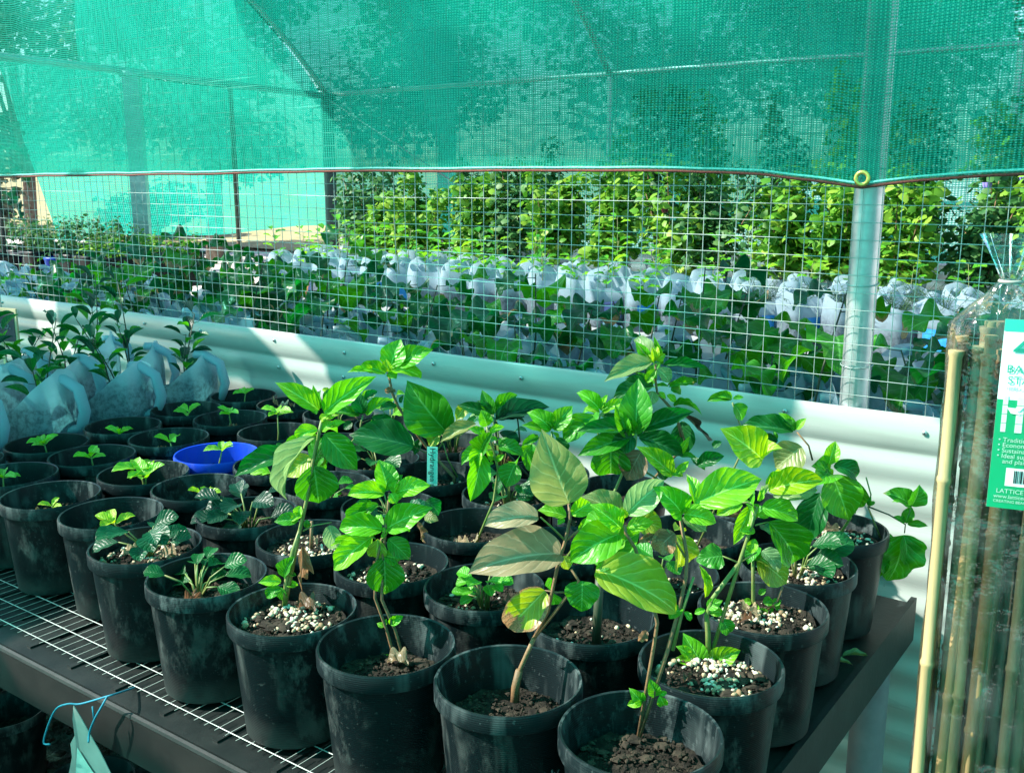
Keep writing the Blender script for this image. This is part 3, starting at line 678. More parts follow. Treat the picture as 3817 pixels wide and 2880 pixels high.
# ------------------------------------------------------------------ cutting-grown plants, surveyed leaf by leaf
PLACED = {}
def hero(name, label, x, y, depth=.05, perl=1, base=None, stems=(), leaves=(), group='potted cuttings on the bench', wood=False, dd=0.0):
    o, sz = make_pot(x, y, name, label, group, depth=depth, perl=perl)
    c = Vector((x, y, 0))
    if base:
        b = onz(*px(*base), sz); off = Vector((b.x - x, b.y - y, 0))
        if off.length > .075: b = Vector((x, y, sz)) + off.normalized() * .07
    else: b = Vector((x, y, sz))
    d0 = b.dot(FH) + dd
    paths = {}
    for s in stems:
        r0, r1, mt, pts = s; P = [atd(*px(*p), d0 + (p[3] if len(p) > 3 else 0)) if len(p) < 4 else atd(*px(*p[:3]), d0 + p[3]) for p in pts]
        if pts is stems[0][3] or s[0] > .0028: P = [Vector((b.x, b.y, sz - .004))] + P
        paths.setdefault(mt, []).append((P, list(np.linspace(r0, r1, len(P)))))
    for mt, pp in paths.items(): stem_part(o, pp, mt)
    for lf in leaves:
        reg, bx, by, tx, ty, wid, cl = lf[:7]; ex = lf[7] if len(lf) > 7 else {}
        db = ex.get('db', 0.0); L0 = math.hypot(tx - bx, ty - by) * ZR[reg][2] / FPX * d0
        dt = ex.get('dt', rnd.uniform(-.35, .2) * L0)
        B = atd(*px(reg, bx, by), d0 + db); T = atd(*px(reg, tx, ty), d0 + db + dt)
        nr = TOCAM * ex.get('c', .75) + Vector((0, 0, 1)) * ex.get('u', .55) + RT * ex.get('r', rnd.uniform(-.35, .3))
        leaf_at(o, B, T, nr, wid * 1.12, ex.get('v', rnd.choice('abeae')), cl, ex.get('br', .0), .05, origin=o.location, name=ex.get('n', 'leaf'))
        if L0 > .045 and not ex.get('n') and cl not in 'POK':
            for q in range(rnd.choice((1, 1, 2))):
                dv = ((T - B).normalized() * .55 + RT * rnd.uniform(-.9, .9) + Vector((0, 0, rnd.uniform(-.5, .9))) + FH * rnd.uniform(-.3, .7)).normalized(); B2 = B + FH * rnd.uniform(.0, .02)
                leaf_at(o, B2, B2 + dv * min(.075, L0 * rnd.uniform(.4, .75)), Vector((0, 0, 1)) * rnd.uniform(.3, 1) + TOCAM * .6 + RT * rnd.uniform(-.5, .4), wid * rnd.uniform(1, 1.35), rnd.choice('abe'), rnd.choice((cl, 'g', 'G', cl)), rnd.choice((0, 0, 0, .2)), .05, origin=o.location)
    return o, sz

H_ = dict
hero('potted_cutting', 'tall bright cutting with a long drooping strap leaf, in a pebbly pot', -1.114, .968, .03, 2, (5, 215, 850),
 [(.0042, .003, 'stem', [(5, 235, 720), (5, 270, 560), (5, 305, 455)]), (.0032, .0028, 'stem', [(5, 305, 455), (5, 340, 300), (5, 372, 110), (1, 830, 1030), (1, 860, 900)]),
  (.0014, .001, 'stem', [(1, 830, 1070), (1, 760, 1040), (1, 690, 1050)]), (.0014, .001, 'stem', [(5, 320, 460), (5, 380, 430), (5, 470, 415)])],
 [(1, 880, 1020, 1195, 1370, .52, 'g', H_(v='a')), (1, 785, 1305, 835, 1690, .82, 'g', H_(v='a', c=1, u=.3)), (1, 755, 1230, 515, 1420, .66, 'y', H_(br=.36, db=.015)),
  (1, 800, 1062, 372, 1660, .19, 'U', H_(v='b', c=.6, db=-.01)), (1, 820, 985, 570, 1080, .45, 'L', H_(v='b')), (1, 835, 805, 430, 535, .34, 'L', H_(v='a')),
  (1, 880, 830, 1345, 475, .34, 'G', H_(v='a')), (1, 800, 840, 830, 620, .55, 'g', H_(db=.02)), (1, 890, 890, 1010, 840, .5, 'Y'), (1, 940, 960, 1070, 905, .45, 'L'),
  (1, 860, 990, 990, 900, .5, 'L'), (1, 850, 900, 930, 840, .6, 'Y'), (1, 600, 1190, 5, 1400, .30, 'D', H_(v='a', db=.05)), (1, 870, 1240, 860, 1330, .6, 'y', H_(db=.01)),
  (5, 208, 722, 85, 725, .45, 'L'), (5, 222, 700, 262, 592, .5, 'g'), (5, 225, 738, 300, 740, .45, 'L'), (5, 205, 760, 110, 808, .6, 'g'), (5, 205, 752, 232, 830, .6, 'g'),
  (5, 245, 680, 288, 690, .5, 'g'), (5, 300, 400, 165, 408, .5, 'g'), (5, 325, 370, 245, 412, .4, 'L'), (5, 310, 330, 290, 400, .6, 'L'), (5, 340, 400, 350, 450, .6, 'g'),
  (5, 318, 535, 318, 750, .28, 'K', H_(v='d', n='dead_leaf', br=.5)), (5, 460, 430, 500, 575, .55, 'U', H_(br=.25, db=.03))])
hero('potted_cutting', 'two-stemmed cutting with two whorls of glossy bright leaves, front row', -.915, .965, .06, 0, (8, 455, 950),
 [(.0026, .002, 'wood', [(8, 430, 880), (8, 400, 770), (8, 330, 580), (5, 700, 640), (5, 740, 470)]), (.003, .002, 'wood', [(8, 490, 900), (8, 455, 780), (8, 372, 590), (5, 735, 620), (5, 750, 470), (5, 765, 350), (5, 772, 262)]),
  (.0013, .001, 'stem', [(5, 760, 350), (5, 720, 330), (5, 650, 350)]), (.0013, .001, 'stem', [(5, 700, 500), (5, 660, 485), (5, 560, 490)])],
 [(5, 735, 450, 470, 432, .40, 'G', H_(v='b')), (5, 695, 490, 440, 530, .18, 'L', H_(db=.01)), (5, 680, 490, 457, 670, .42, 'L'), (5, 755, 448, 990, 330, .46, 'G', H_(v='a')),
  (5, 765, 500, 890, 612, .58, 'g', H_(br=.32)), (5, 712, 500, 702, 615, .7, 'y', H_(br=.2)), (5, 745, 590, 752, 808, .76, 'g', H_(br=.26, c=1, u=.2)),
  (5, 762, 250, 722, 82, .66, 'G'), (5, 745, 262, 530, 258, .38, 'L', H_(v='b')), (5, 800, 262, 990, 212, .5, 'L'), (5, 780, 262, 812, 320, .8, 'L', H_(db=-.01)),
  (5, 790, 300, 860, 255, .4, 'L'), (5, 715, 320, 595, 385, .35, 'g', H_(v='b')), (5, 690, 335, 510, 390, .25, 'g', H_(db=.01)), (5, 760, 470, 725, 500, .5, 'L'), (5, 740, 440, 760, 480, .5, 'L'),
  (5, 955, 385, 1030, 402, .75, 'O', H_(br=.3, db=.02)), (5, 915, 410, 950, 518, .3, 'K', H_(v='d', n='dead_leaf', br=.5, db=.02)), (5, 960, 305, 1055, 380, .6, 'D', H_(db=.03)),
  (8, 385, 760, 340, 735, .6, 'L'), (8, 390, 750, 400, 710, .6, 'L'), (8, 425, 745, 505, 690, .5, 'G'), (8, 435, 755, 465, 735, .6, 'L'), (8, 430, 745, 440, 690, .5, 'L'), (8, 425, 960, 390, 930, .7, 'L'), (8, 460, 960, 470, 915, .7, 'L'), (8, 480, 965, 500, 1005, .6, 'L')])
hero('potted_cutting', 'woody-stemmed cutting with large mauve-blushed leaves and a scorched tan one', -.714, .985, .062, 0, (8, 1200, 1230),
 [(.0065, .0055, 'wood', [(8, 1205, 1130), (8, 1228, 1030)]), (.0036, .0034, 'wood', [(8, 1235, 1020), (8, 1275, 930), (8, 1320, 830)]), (.0027, .0022, 'wood', [(8, 1320, 830), (6, 480, 880), (6, 530, 640), (6, 572, 505), (6, 595, 400), (6, 590, 320)]),
  (.0026, .002, 'wood', [(8, 1320, 830), (6, 515, 885), (6, 580, 797), (6, 640, 720), (6, 600, 660)]), (.0016, .001, 'stem', [(6, 570, 510), (6, 500, 440), (6, 440, 388)]),
  (.0016, .001, 'wood', [(6, 580, 780), (6, 520, 778), (6, 462, 770)]), (.0022, .0014, 'wood', [(6, 580, 505), (6, 660, 440), (6, 735, 380)])],
 [(6, 590, 315, 445, -60, .58, 'O', H_(br=.14, c=1, u=.2, r=-.1)), (6, 428, 385, 110, 415, .37, 'P', H_(v='b', br=.18)), (6, 548, 580, 12, 648, .38, 'P', H_(v='b', br=.2)),
  (6, 465, 770, 230, 1010, .52, 'y', H_(br=.62, v='b')), (6, 575, 382, 424, 342, .5, 'L', H_(br=.08)), (6, 602, 375, 750, 278, .5, 'L'), (6, 660, 720, 655, 890, .95, 'g', H_(v='h', c=1, u=.1, br=.1)),
  (6, 560, 590, 590, 665, .8, 'y', H_(db=.01)), (6, 640, 470, 740, 375, .35, 'L'), (6, 570, 400, 525, 425, .6, 'G'), (6, 600, 405, 625, 440, .6, 'k', H_(v='d', n='dead_leaf'))])
hero('potted_cutting', 'many-stemmed cutting nearest the camera, carrying the biggest yellow-mauve leaf', -.509, .973, .055, 0, (8, 1960, 1420),
 [(.0026, .002, 'wood', [(7, 335, 900), (7, 350, 800), (7, 325, 670), (7, 260, 500), (7, 235, 410), (7, 185, 330), (7, 182, 290)]), (.003, .0022, 'wood', [(7, 405, 940), (7, 465, 720), (7, 500, 560), (7, 505, 450), (7, 470, 250)]),
  (.0028, .0018, 'stem', [(7, 430, 940), (7, 480, 740), (7, 540, 560)]), (.0016, .001, 'stem', [(7, 495, 455), (7, 440, 360), (7, 400, 310)])],
 [(7, 190, 232, 388, 45, .5, 'U'), (7, 160, 305, 8, 178, .5, 'L'), (7, 195, 300, 338, 268, .5, 'L'), (7, 185, 250, 165, 195, .5, 'Y'), (7, 215, 260, 385, 300, .7, 'y', H_(db=.02)), (7, 170, 240, -40, 125, .5, 'O', H_(db=.02, br=.14)),
  (7, 150, 335, -140, 480, .56, 'G', H_(br=.06)), (7, 30, 520, 542, 752, .44, 'y', H_(v='b', br=.22, c=.8, u=.7, dt=-.03)), (7, 110, 480, 20, 530, .5, 'g'), (7, 180, 360, 130, 420, .5, 'L'),
  (7, 440, 330, 330, 430, .8, 'K', H_(v='d', n='dead_leaf', br=.7)), (7, 330, 340, 250, 378, .4, 'K', H_(v='d', n='dead_leaf', br=.7)), (7, 478, 235, 345, 75, .52, 'G'), (7, 490, 232, 685, 270, .52, 'L'), (7, 480, 250, 620, 320, .55, 'U', H_(db=.01)),
  (7, 475, 230, 478, 165, .4, 'Y'), (7, 545, 178, 915, 28, .46, 'L', H_(v='a', br=.08, c=.8)), (7, 450, 340, 480, 560, .6, 'y', H_(db=.03)), (7, 520, 200, 580, 190, .5, 'L'),
  (7, 375, 700, 355, 720, .8, 'K', H_(n='dead_leaf')), (7, 480, 720, 400, 780, .5, 'G'), (7, 490, 740, 530, 790, .5, 'G'), (7, 295, 840, 250, 900, .6, 'K', H_(v='d', n='dead_leaf', br=.6)),
  (8, 1990, 1230, 1915, 1140, .5, 'G'), (8, 1990, 1230, 1890, 1245, .5, 'L'), (8, 1995, 1220, 2000, 1165, .5, 'G'), (8, 2080, 1190, 2040, 1085, .55, 'G'), (8, 2100, 1190, 2140, 1260, .7, 'L'), (8, 2095, 1185, 2150, 1165, .5, 'G')])
hero('potted_cutting', 'upright cutting in a pebbly pot with a small bright rosette at its foot', -.515, 1.186, .035, 2, (7, 615, 900),
 [(.0044, .0034, 'stem', [(7, 615, 850), (7, 608, 760), (7, 640, 670), (7, 780, 482)]), (.0034, .0026, 'stem', [(7, 780, 482), (7, 840, 300), (7, 870, 195)]), (.0016, .001, 'stem', [(7, 775, 485), (7, 690, 450)]), (.0018, .0012, 'stem', [(7, 785, 480), (7, 870, 430)]), (.0016, .001, 'stem', [(7, 860, 290), (7, 930, 272)]), (.0018, .0012, 'stem', [(7, 868, 200), (7, 820, 170), (7, 760, 175)])],
 [(7, 690, 450, 552, 470, .85, 'g', H_(v='h')), (7, 930, 270, 1110, 505, .54, 'g', H_(br=.1)), (7, 895, 200, 1130, 255, .45, 'G', H_(v='b')), (7, 930, 108, 1222, 38, .42, 'Y'), (7, 790, 175, 640, 240, .38, 'L', H_(v='b')),
  (7, 845, 180, 745, 400, .3, 'L', H_(db=.02)), (7, 860, 320, 780, 320, .5, 'L'), (7, 860, 360, 830, 440, .6, 'L'), (4, 340, 300, 135, 130, .6, 'Y', H_(v='a')), (4, 395, 490, 650, 395, .5, 'U', H_(db=.01)), (7, 880, 150, 940, 70, .3, 'U'), (7, 875, 160, 905, 80, .3, 'L'),
  (7, 870, 240, 940, 240, .5, 'L'), (9, 200, 1000, 78, 800, .54, 'G'), (9, 232, 1000, 432, 900, .5, 'L'), (9, 195, 1010, 200, 1090, .8, 'G'), (9, 175, 985, 15, 960, .4, 'L'), (9, 120, 940, 40, 880, .5, 'L'),
  (7, 610, 720, 690, 680, .6, 'G'), (7, 620, 745, 700, 740, .6, 'L'), (7, 600, 730, 540, 750, .5, 'G'), (7, 605, 600, 575, 500, .3, 'L'), (7, 690, 780, 740, 870, .7, 'g', H_(br=.4)), (7, 600, 540, 610, 690, .3, 'Y')])
hero('potted_cutting', 'low bushy cutting in white pebbles, third pot back along the bench end', -.525, 1.398, .03, 2, (7, 880, 745),
 [(.0034, .0028, 'stem', [(7, 850, 680), (7, 850, 560), (7, 848, 460)]), (.003, .002, 'wood', [(7, 975, 690), (7, 1005, 610)])],
 [(7, 870, 462, 1045, 600, .72, 'y', H_(br=.12)), (7, 895, 425, 1012, 545, .6, 'U', H_(db=-.01, br=.1)), (7, 840, 690, 790, 690, .7, 'L'), (7, 900, 690, 960, 685, .75, 'G'), (7, 890, 720, 922, 812, .6, 'L'), (7, 862, 742, 800, 780, .5, 'L'),
  (7, 880, 650, 920, 620, .6, 'G'), (7, 950, 700, 1000, 680, .7, 'G'), (7, 870, 700, 860, 740, .8, 'L'), (7, 920, 720, 960, 750, .7, 'G'), (7, 960, 705, 990, 730, .7, 'G'), (7, 850, 470, 900, 430, .5, 'g')])
hero('potted_cutting', 'leggy cutting with two large hanging leaves beside the bagged stakes', -.551, 1.818, .03, 2, None,
 [(.0032, .0026, 'stem', [(4, 800, 600), (4, 760, 470), (4, 690, 370)]), (.002, .0015, 'wood', [(4, 600, 300), (4, 580, 225), (4, 520, 155)]), (.0018, .0014, 'stem', [(4, 955, 705), (4, 890, 545), (4, 905, 480), (4, 880, 390)]), (.0018, .0012, 'dark_stem', [(4, 890, 542), (4, 1000, 585), (4, 1085, 635), (4, 1080, 680)]), (.0013, .001, 'stem', [(4, 1090, 630), (4, 1115, 540)])],
 [(4, 685, 322, 722, 198, .55, 'L'), (4, 700, 375, 800, 628, .72, 'G', H_(v='a')), (4, 710, 330, 885, 395, .5, 'D', H_(v='c')), (4, 545, 230, 400, 345, .85, 'O', H_(br=.16, db=.03)), (4, 640, 470, 560, 745, .5, 'D', H_(br=.05)),
  (4, 790, 400, 860, 600, .4, 'g', H_(br=.2, db=.02)), (4, 690, 345, 660, 310, .5, 'Y'), (4, 680, 345, 710, 380, .6, 'Y'), (4, 500, 152, 205, 112, .34, 'D', H_(db=.06)), (4, 510, 145, 440, 85, .5, 'g', H_(db=.06)), (4, 515, 140, 567, 78, .48, 'L', H_(db=.06)), (4, 420, 200, 290, 190, .4, 'D', H_(db=.06)),
  (4, 1085, 628, 1118, 540, .6, 'g'), (4, 1095, 635, 1208, 640, .35, 'g'), (4, 1080, 628, 1020, 592, .45, 'g'), (4, 1115, 540, 975, 450, .5, 'g', H_(br=.3, v='b')), (4, 1115, 540, 1168, 432, .75, 'g'), (4, 1075, 690, 1010, 955, .82, 'g', H_(v='h', c=1, u=.2)), (4, 945, 720, 870, 950, .62, 'g', H_(br=.3, db=.02)),
  (4, 890, 540, 930, 515, .4, 'g'), (4, 895, 535, 905, 490, .4, 'g')])
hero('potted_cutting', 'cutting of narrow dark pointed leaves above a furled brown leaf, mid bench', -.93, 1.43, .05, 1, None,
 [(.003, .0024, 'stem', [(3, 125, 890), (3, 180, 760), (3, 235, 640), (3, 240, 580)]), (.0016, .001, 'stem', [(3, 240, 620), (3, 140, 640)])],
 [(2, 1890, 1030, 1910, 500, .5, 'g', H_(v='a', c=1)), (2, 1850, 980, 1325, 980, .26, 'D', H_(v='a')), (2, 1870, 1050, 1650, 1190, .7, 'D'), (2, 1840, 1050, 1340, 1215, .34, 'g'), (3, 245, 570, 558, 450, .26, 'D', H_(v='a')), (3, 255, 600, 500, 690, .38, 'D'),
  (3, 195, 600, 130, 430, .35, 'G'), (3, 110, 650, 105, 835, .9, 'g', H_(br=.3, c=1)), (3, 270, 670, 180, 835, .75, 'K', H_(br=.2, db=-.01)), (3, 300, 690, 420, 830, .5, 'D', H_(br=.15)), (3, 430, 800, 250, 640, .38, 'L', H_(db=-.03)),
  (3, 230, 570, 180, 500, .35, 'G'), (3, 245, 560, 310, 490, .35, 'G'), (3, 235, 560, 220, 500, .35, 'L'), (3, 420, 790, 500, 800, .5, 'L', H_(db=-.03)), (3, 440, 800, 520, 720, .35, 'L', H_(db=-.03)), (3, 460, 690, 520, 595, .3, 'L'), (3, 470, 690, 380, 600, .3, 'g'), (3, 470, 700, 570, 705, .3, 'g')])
hero('potted_cutting', 'tallest cutting at the wall with a tight pale bud tuft on top', -1.0, 1.80, .05, 1, None,
 [(.0034, .0026, 'wood', [(3, 500, 640), (3, 440, 470), (3, 350, 370), (3, 340, 300), (3, 342, 220)]), (.0024, .0018, 'wood', [(3, 475, 600), (3, 455, 520), (3, 440, 460)])],
 [(3, 320, 208, 68, 297, .34, 'U'), (3, 335, 205, 305, 165, .5, 'Y'), (3, 340, 200, 350, 115, .4, 'Y'), (3, 345, 200, 395, 165, .5, 'Y'), (3, 345, 205, 385, 195, .5, 'L'), (3, 335, 205, 325, 130, .4, 'Y'), (3, 335, 215, 300, 190, .4, 'L'),
  (3, 345, 245, 285, 320, .5, 'G'), (3, 348, 245, 425, 315, .65, 'U'), (3, 330, 330, 100, 405, .42, 'D', H_(db=.01)), (3, 300, 310, 180, 290, .3, 'D', H_(db=.02)), (3, 380, 225, 620, 232, .22, 'D', H_(db=.02)), (3, 410, 340, 555, 305, .26, 'g', H_(br=.3)),
  (3, 330, 360, 310, 440, .8, 'U'), (3, 420, 350, 490, 370, .7, 'g'), (3, 400, 380, 450, 420, .5, 'L'), (3, 440, 445, 645, 632, .13, 'k', H_(v='d')), (3, 480, 520, 500, 700, .62, 'D', H_(db=.02)), (3, 350, 370, 400, 400, .5, 'L')])
hero('potted_cutting', 'cutting with arching stalks and long hanging pale-splashed leaves, middle of the bench', -1.12, 1.43, .05, 1, None,
 [(.0026, .002, 'stem', [(2, 590, 1640), (2, 630, 1350), (2, 590, 1180), (2, 540, 1060), (2, 530, 960)]), (.0014, .001, 'stem', [(2, 550, 1110), (2, 510, 1110), (2, 480, 1160)]), (.0014, .001, 'stem', [(2, 570, 1140), (2, 610, 1115), (2, 660, 1140)]), (.0014, .001, 'stem', [(2, 575, 1165), (2, 520, 1170), (2, 485, 1210)])],
 [(2, 530, 950, 478, 805, .68, 'G'), (2, 512, 1040, 358, 965, .45, 'G'), (2, 560, 1010, 702, 940, .42, 'L'), (2, 490, 1140, 395, 1400, .4, 'L', H_(v='b')), (2, 480, 1200, 385, 1665, .4, 'G', H_(v='a')), (2, 640, 1135, 900, 1215, .5, 'g', H_(v='b', br=.1)),
  (2, 790, 1290, 690, 1520, .8, 'g', H_(br=.12)), (2, 880, 1170, 960, 1380, .55, 'g', H_(br=.2, db=.02)), (2, 580, 1270, 530, 1220, .5, 'L'), (2, 590, 1290, 530, 1310, .5, 'G'), (2, 600, 1270, 605, 1215, .5, 'L'), (2, 620, 1270, 690, 1205, .5, 'G'), (2, 650, 1450, 620, 1580, .7, 'D', H_(br=.25, db=.03)), (2, 560, 1050, 630, 1080, .4, 'G'), (2, 780, 1500, 860, 1560, .6, 'D', H_(br=.3, db=.03)), (2, 960, 1440, 1030, 1600, .5, 'D', H_(br=.4, db=.04))])
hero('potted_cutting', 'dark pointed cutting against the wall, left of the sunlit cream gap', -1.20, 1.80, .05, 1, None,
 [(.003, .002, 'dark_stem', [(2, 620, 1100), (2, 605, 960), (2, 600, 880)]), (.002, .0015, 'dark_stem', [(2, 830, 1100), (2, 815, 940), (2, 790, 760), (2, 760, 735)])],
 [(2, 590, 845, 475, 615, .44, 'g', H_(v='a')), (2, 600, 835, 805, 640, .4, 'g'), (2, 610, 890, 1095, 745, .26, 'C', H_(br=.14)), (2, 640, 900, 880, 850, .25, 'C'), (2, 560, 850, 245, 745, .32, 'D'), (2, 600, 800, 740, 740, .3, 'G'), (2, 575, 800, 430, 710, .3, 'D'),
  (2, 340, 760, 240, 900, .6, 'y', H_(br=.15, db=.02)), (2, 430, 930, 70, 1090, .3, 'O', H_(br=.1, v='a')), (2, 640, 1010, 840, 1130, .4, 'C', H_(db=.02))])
hero('potted_cutting', 'cutting with a fan of broad serrated mid-green leaves, centre of the bench', -.95, 1.63, .05, 1, None,
 [(.003, .0022, 'stem', [(2, 1150, 1300), (2, 1135, 1120), (2, 1120, 1000)]), (.0014, .001, 'stem', [(2, 1100, 1040), (2, 1000, 1060), (2, 930, 1120)])],
 [(2, 1112, 980, 895, 790, .5, 'G'), (2, 1130, 980, 1315, 755, .55, 'G', H_(v='a')), (2, 1100, 1000, 845, 930, .36, 'G'), (2, 1140, 985, 1338, 875, .45, 'L'), (2, 1000, 1050, 830, 1130, .35, 'g', H_(v='b')), (2, 940, 1110, 960, 1380, .6, 'g', H_(db=.02)), (2, 1130, 1010, 1190, 1060, .4, 'L'), (2, 1160, 1050, 1240, 1240, .5, 'D', H_(db=.03))])
hero('potted_cutting', 'small-topped cutting below the glowing cyan patch of the wall', -.76, 1.85, .05, 1, None,
 [(.0024, .0018, 'stem', [(2, 1540, 1100), (2, 1550, 930), (2, 1565, 840)])],
 [(2, 1555, 795, 1342, 608, .42, 'G'), (2, 1560, 830, 1410, 780, .42, 'L'), (2, 1585, 830, 1840, 695, .3, 'L'), (2, 1500, 860, 1200, 1110, .5, 'g', H_(db=-.02)), (2, 1570, 800, 1660, 735, .5, 'G'), (2, 1560, 850, 1700, 860, .5, 'U', H_(db=.02)), (2, 1590, 880, 1780, 900, .4, 'D', H_(db=.02)), (2, 1570, 790, 1600, 720, .5, 'L')])
hero('potted_cutting', 'slanting woody cutting tagged with a mint label, its leafy top against the wall', -1.40, 1.645, .045, 1, (1, 2090, 1470),
 [(.004, .003, 'wood', [(1, 2070, 1420), (1, 1880, 1220), (1, 1800, 1120), (1, 1680, 960), (1, 1555, 770), (1, 1500, 640), (1, 1465, 460)]), (.0024, .0016, 'wood', [(1, 1870, 1215), (1, 1800, 1190), (1, 1700, 1140)]), (.0024, .0014, 'stem', [(1, 1880, 1215), (1, 1960, 1110), (1, 1975, 1010)]), (.0018, .0012, 'stem', [(1, 2100, 1420), (1, 2010, 1250), (1, 1970, 1110)])],
 [(1, 1485, 420, 1575, 145, .74, 'G', H_(v='a', c=1)), (1, 1550, 395, 1868, 235, .5, 'G', H_(br=.04)), (1, 1475, 450, 1440, 340, .8, 'Y', H_(br=.04)), (1, 1440, 470, 1168, 385, .38, 'G', H_(v='b')), (1, 1500, 440, 1845, 490, .3, 'L', H_(v='c')), (1, 1450, 480, 1548, 505, .5, 'G'), (1, 1380, 470, 1075, 440, .26, 'L'),
  (1, 1560, 370, 1780, 230, .5, 'g', H_(db=.02)), (1, 1995, 1000, 1620, 545, .66, 'g', H_(v='a', c=1, u=.3)), (1, 1970, 1090, 2230, 960, .32, 'O', H_(br=.08)), (1, 1700, 1140, 1090, 1005, .5, 'D', H_(v='a', db=-.03)), (1, 1580, 740, 1605, 655, .4, 'D'), (1, 1545, 765, 1370, 800, .45, 'D'), (1, 1940, 1030, 1820, 1130, .75, 'y', H_(br=.08)),
  (1, 1500, 620, 1430, 640, .7, 'K', H_(n='dead_leaf', v='d')), (1, 1500, 620, 1535, 640, .7, 'K', H_(n='dead_leaf', v='d')), (1, 1760, 1080, 1700, 1220, .5, 'D', H_(db=.03))])
hero('potted_cutting', 'dark four-leaved cutting by the wall behind the tall strap-leaved plant', -1.77, 1.70, .05, 0, None,
 [(.003, .0022, 'stem', [(1, 1210, 1000), (1, 1215, 930), (1, 1235, 850)]), (.0014, .001, 'wood', [(1, 1215, 920), (1, 1150, 850)]), (.0014, .001, 'wood', [(1, 1220, 920), (1, 1310, 885)])],
 [(1, 1240, 840, 1165, 615, .55, 'D', H_(v='a')), (1, 1265, 850, 1535, 670, .34, 'G'), (1, 1310, 885, 1572, 955, .4, 'D'), (1, 1200, 860, 930, 800, .34, 'g'), (1, 1255, 720, 1365, 620, .5, 'D'), (1, 1240, 840, 1290, 740, .35, 'g'), (1, 1140, 920, 1050, 980, .7, 'D', H_(db=.01)), (1, 1220, 700, 1330, 610, .35, 'L', H_(db=.05)), (1, 930, 640, 850, 610, .5, 'Y', H_(db=.08))])
hero('potted_cutting', 'small drooping cutting with a brown-tipped leaf silhouetted on the pale wall', -.76, 1.64, .05, 1, None,
 [(.0022, .0016, 'stem', [(3, 780, 700), (3, 790, 560), (3, 770, 500), (3, 742, 420)])],
 [(3, 735, 400, 598, 402, .34, 'g', H_(br=.2, v='b')), (3, 738, 398, 655, 378, .35, 'G'), (3, 745, 400, 805, 390, .38, 'G'), (3, 750, 428, 805, 515, .75, 'g', H_(br=.22)), (3, 740, 400, 700, 410, .4, 'G'), (3, 890, 655, 980, 670, .15, 'g'), (3, 560, 750, 700, 690, .45, 'D', H_(db=.03)), (3, 640, 650, 690, 620, .6, 'D', H_(db=.02))])

# mint tag standing in its pot
tp_ = ony(*px(1, 1862, 1330), 1.60)
tgo = empty('plant_tag', (tp_.x, tp_.y, tp_.z - .07)); tag(tgo, 'mint plastic plant tag with black handwriting standing in a pot', 'plant tag')
mb = MB(); mb.box(-.0115, .0115, -.0007, .0007, -.02, .115); t_ = put('blade', mb.mesh('blade', M['mint_tag'], smooth=False), tgo); tgo.rotation_euler = (R_(-4), R_(1), R_(YAW))
def text_mesh(body, size, mat, extr=.0002, align='LEFT', sx=1.0):
    cu = bpy.data.curves.new('lettering', 'FONT'); cu.body = body; cu.size = size; cu.extrude = extr; cu.align_x = align; cu.resolution_u = 3
    o = bpy.data.objects.new('lettering', cu); col.objects.link(o); bpy.context.view_layer.update()
    me = bpy.data.meshes.new_from_object(o.evaluated_get(bpy.context.evaluated_depsgraph_get())); bpy.data.objects.remove(o); bpy.data.curves.remove(cu)
    me.materials.clear(); me.materials.append(M[mat])
    if sx != 1.0: me.transform(Matrix.Diagonal((sx, 1, 1, 1)))
    me.name = 'lettering'; return me
put('lettering', text_mesh('Hydrangea pe', .0175, 'ink'), tgo, mw=Matrix.Translation((-.005, -.0011, .113)) @ Matrix.Rotation(R_(90), 4, 'X') @ Matrix.Rotation(R_(-90), 4, 'Z'))

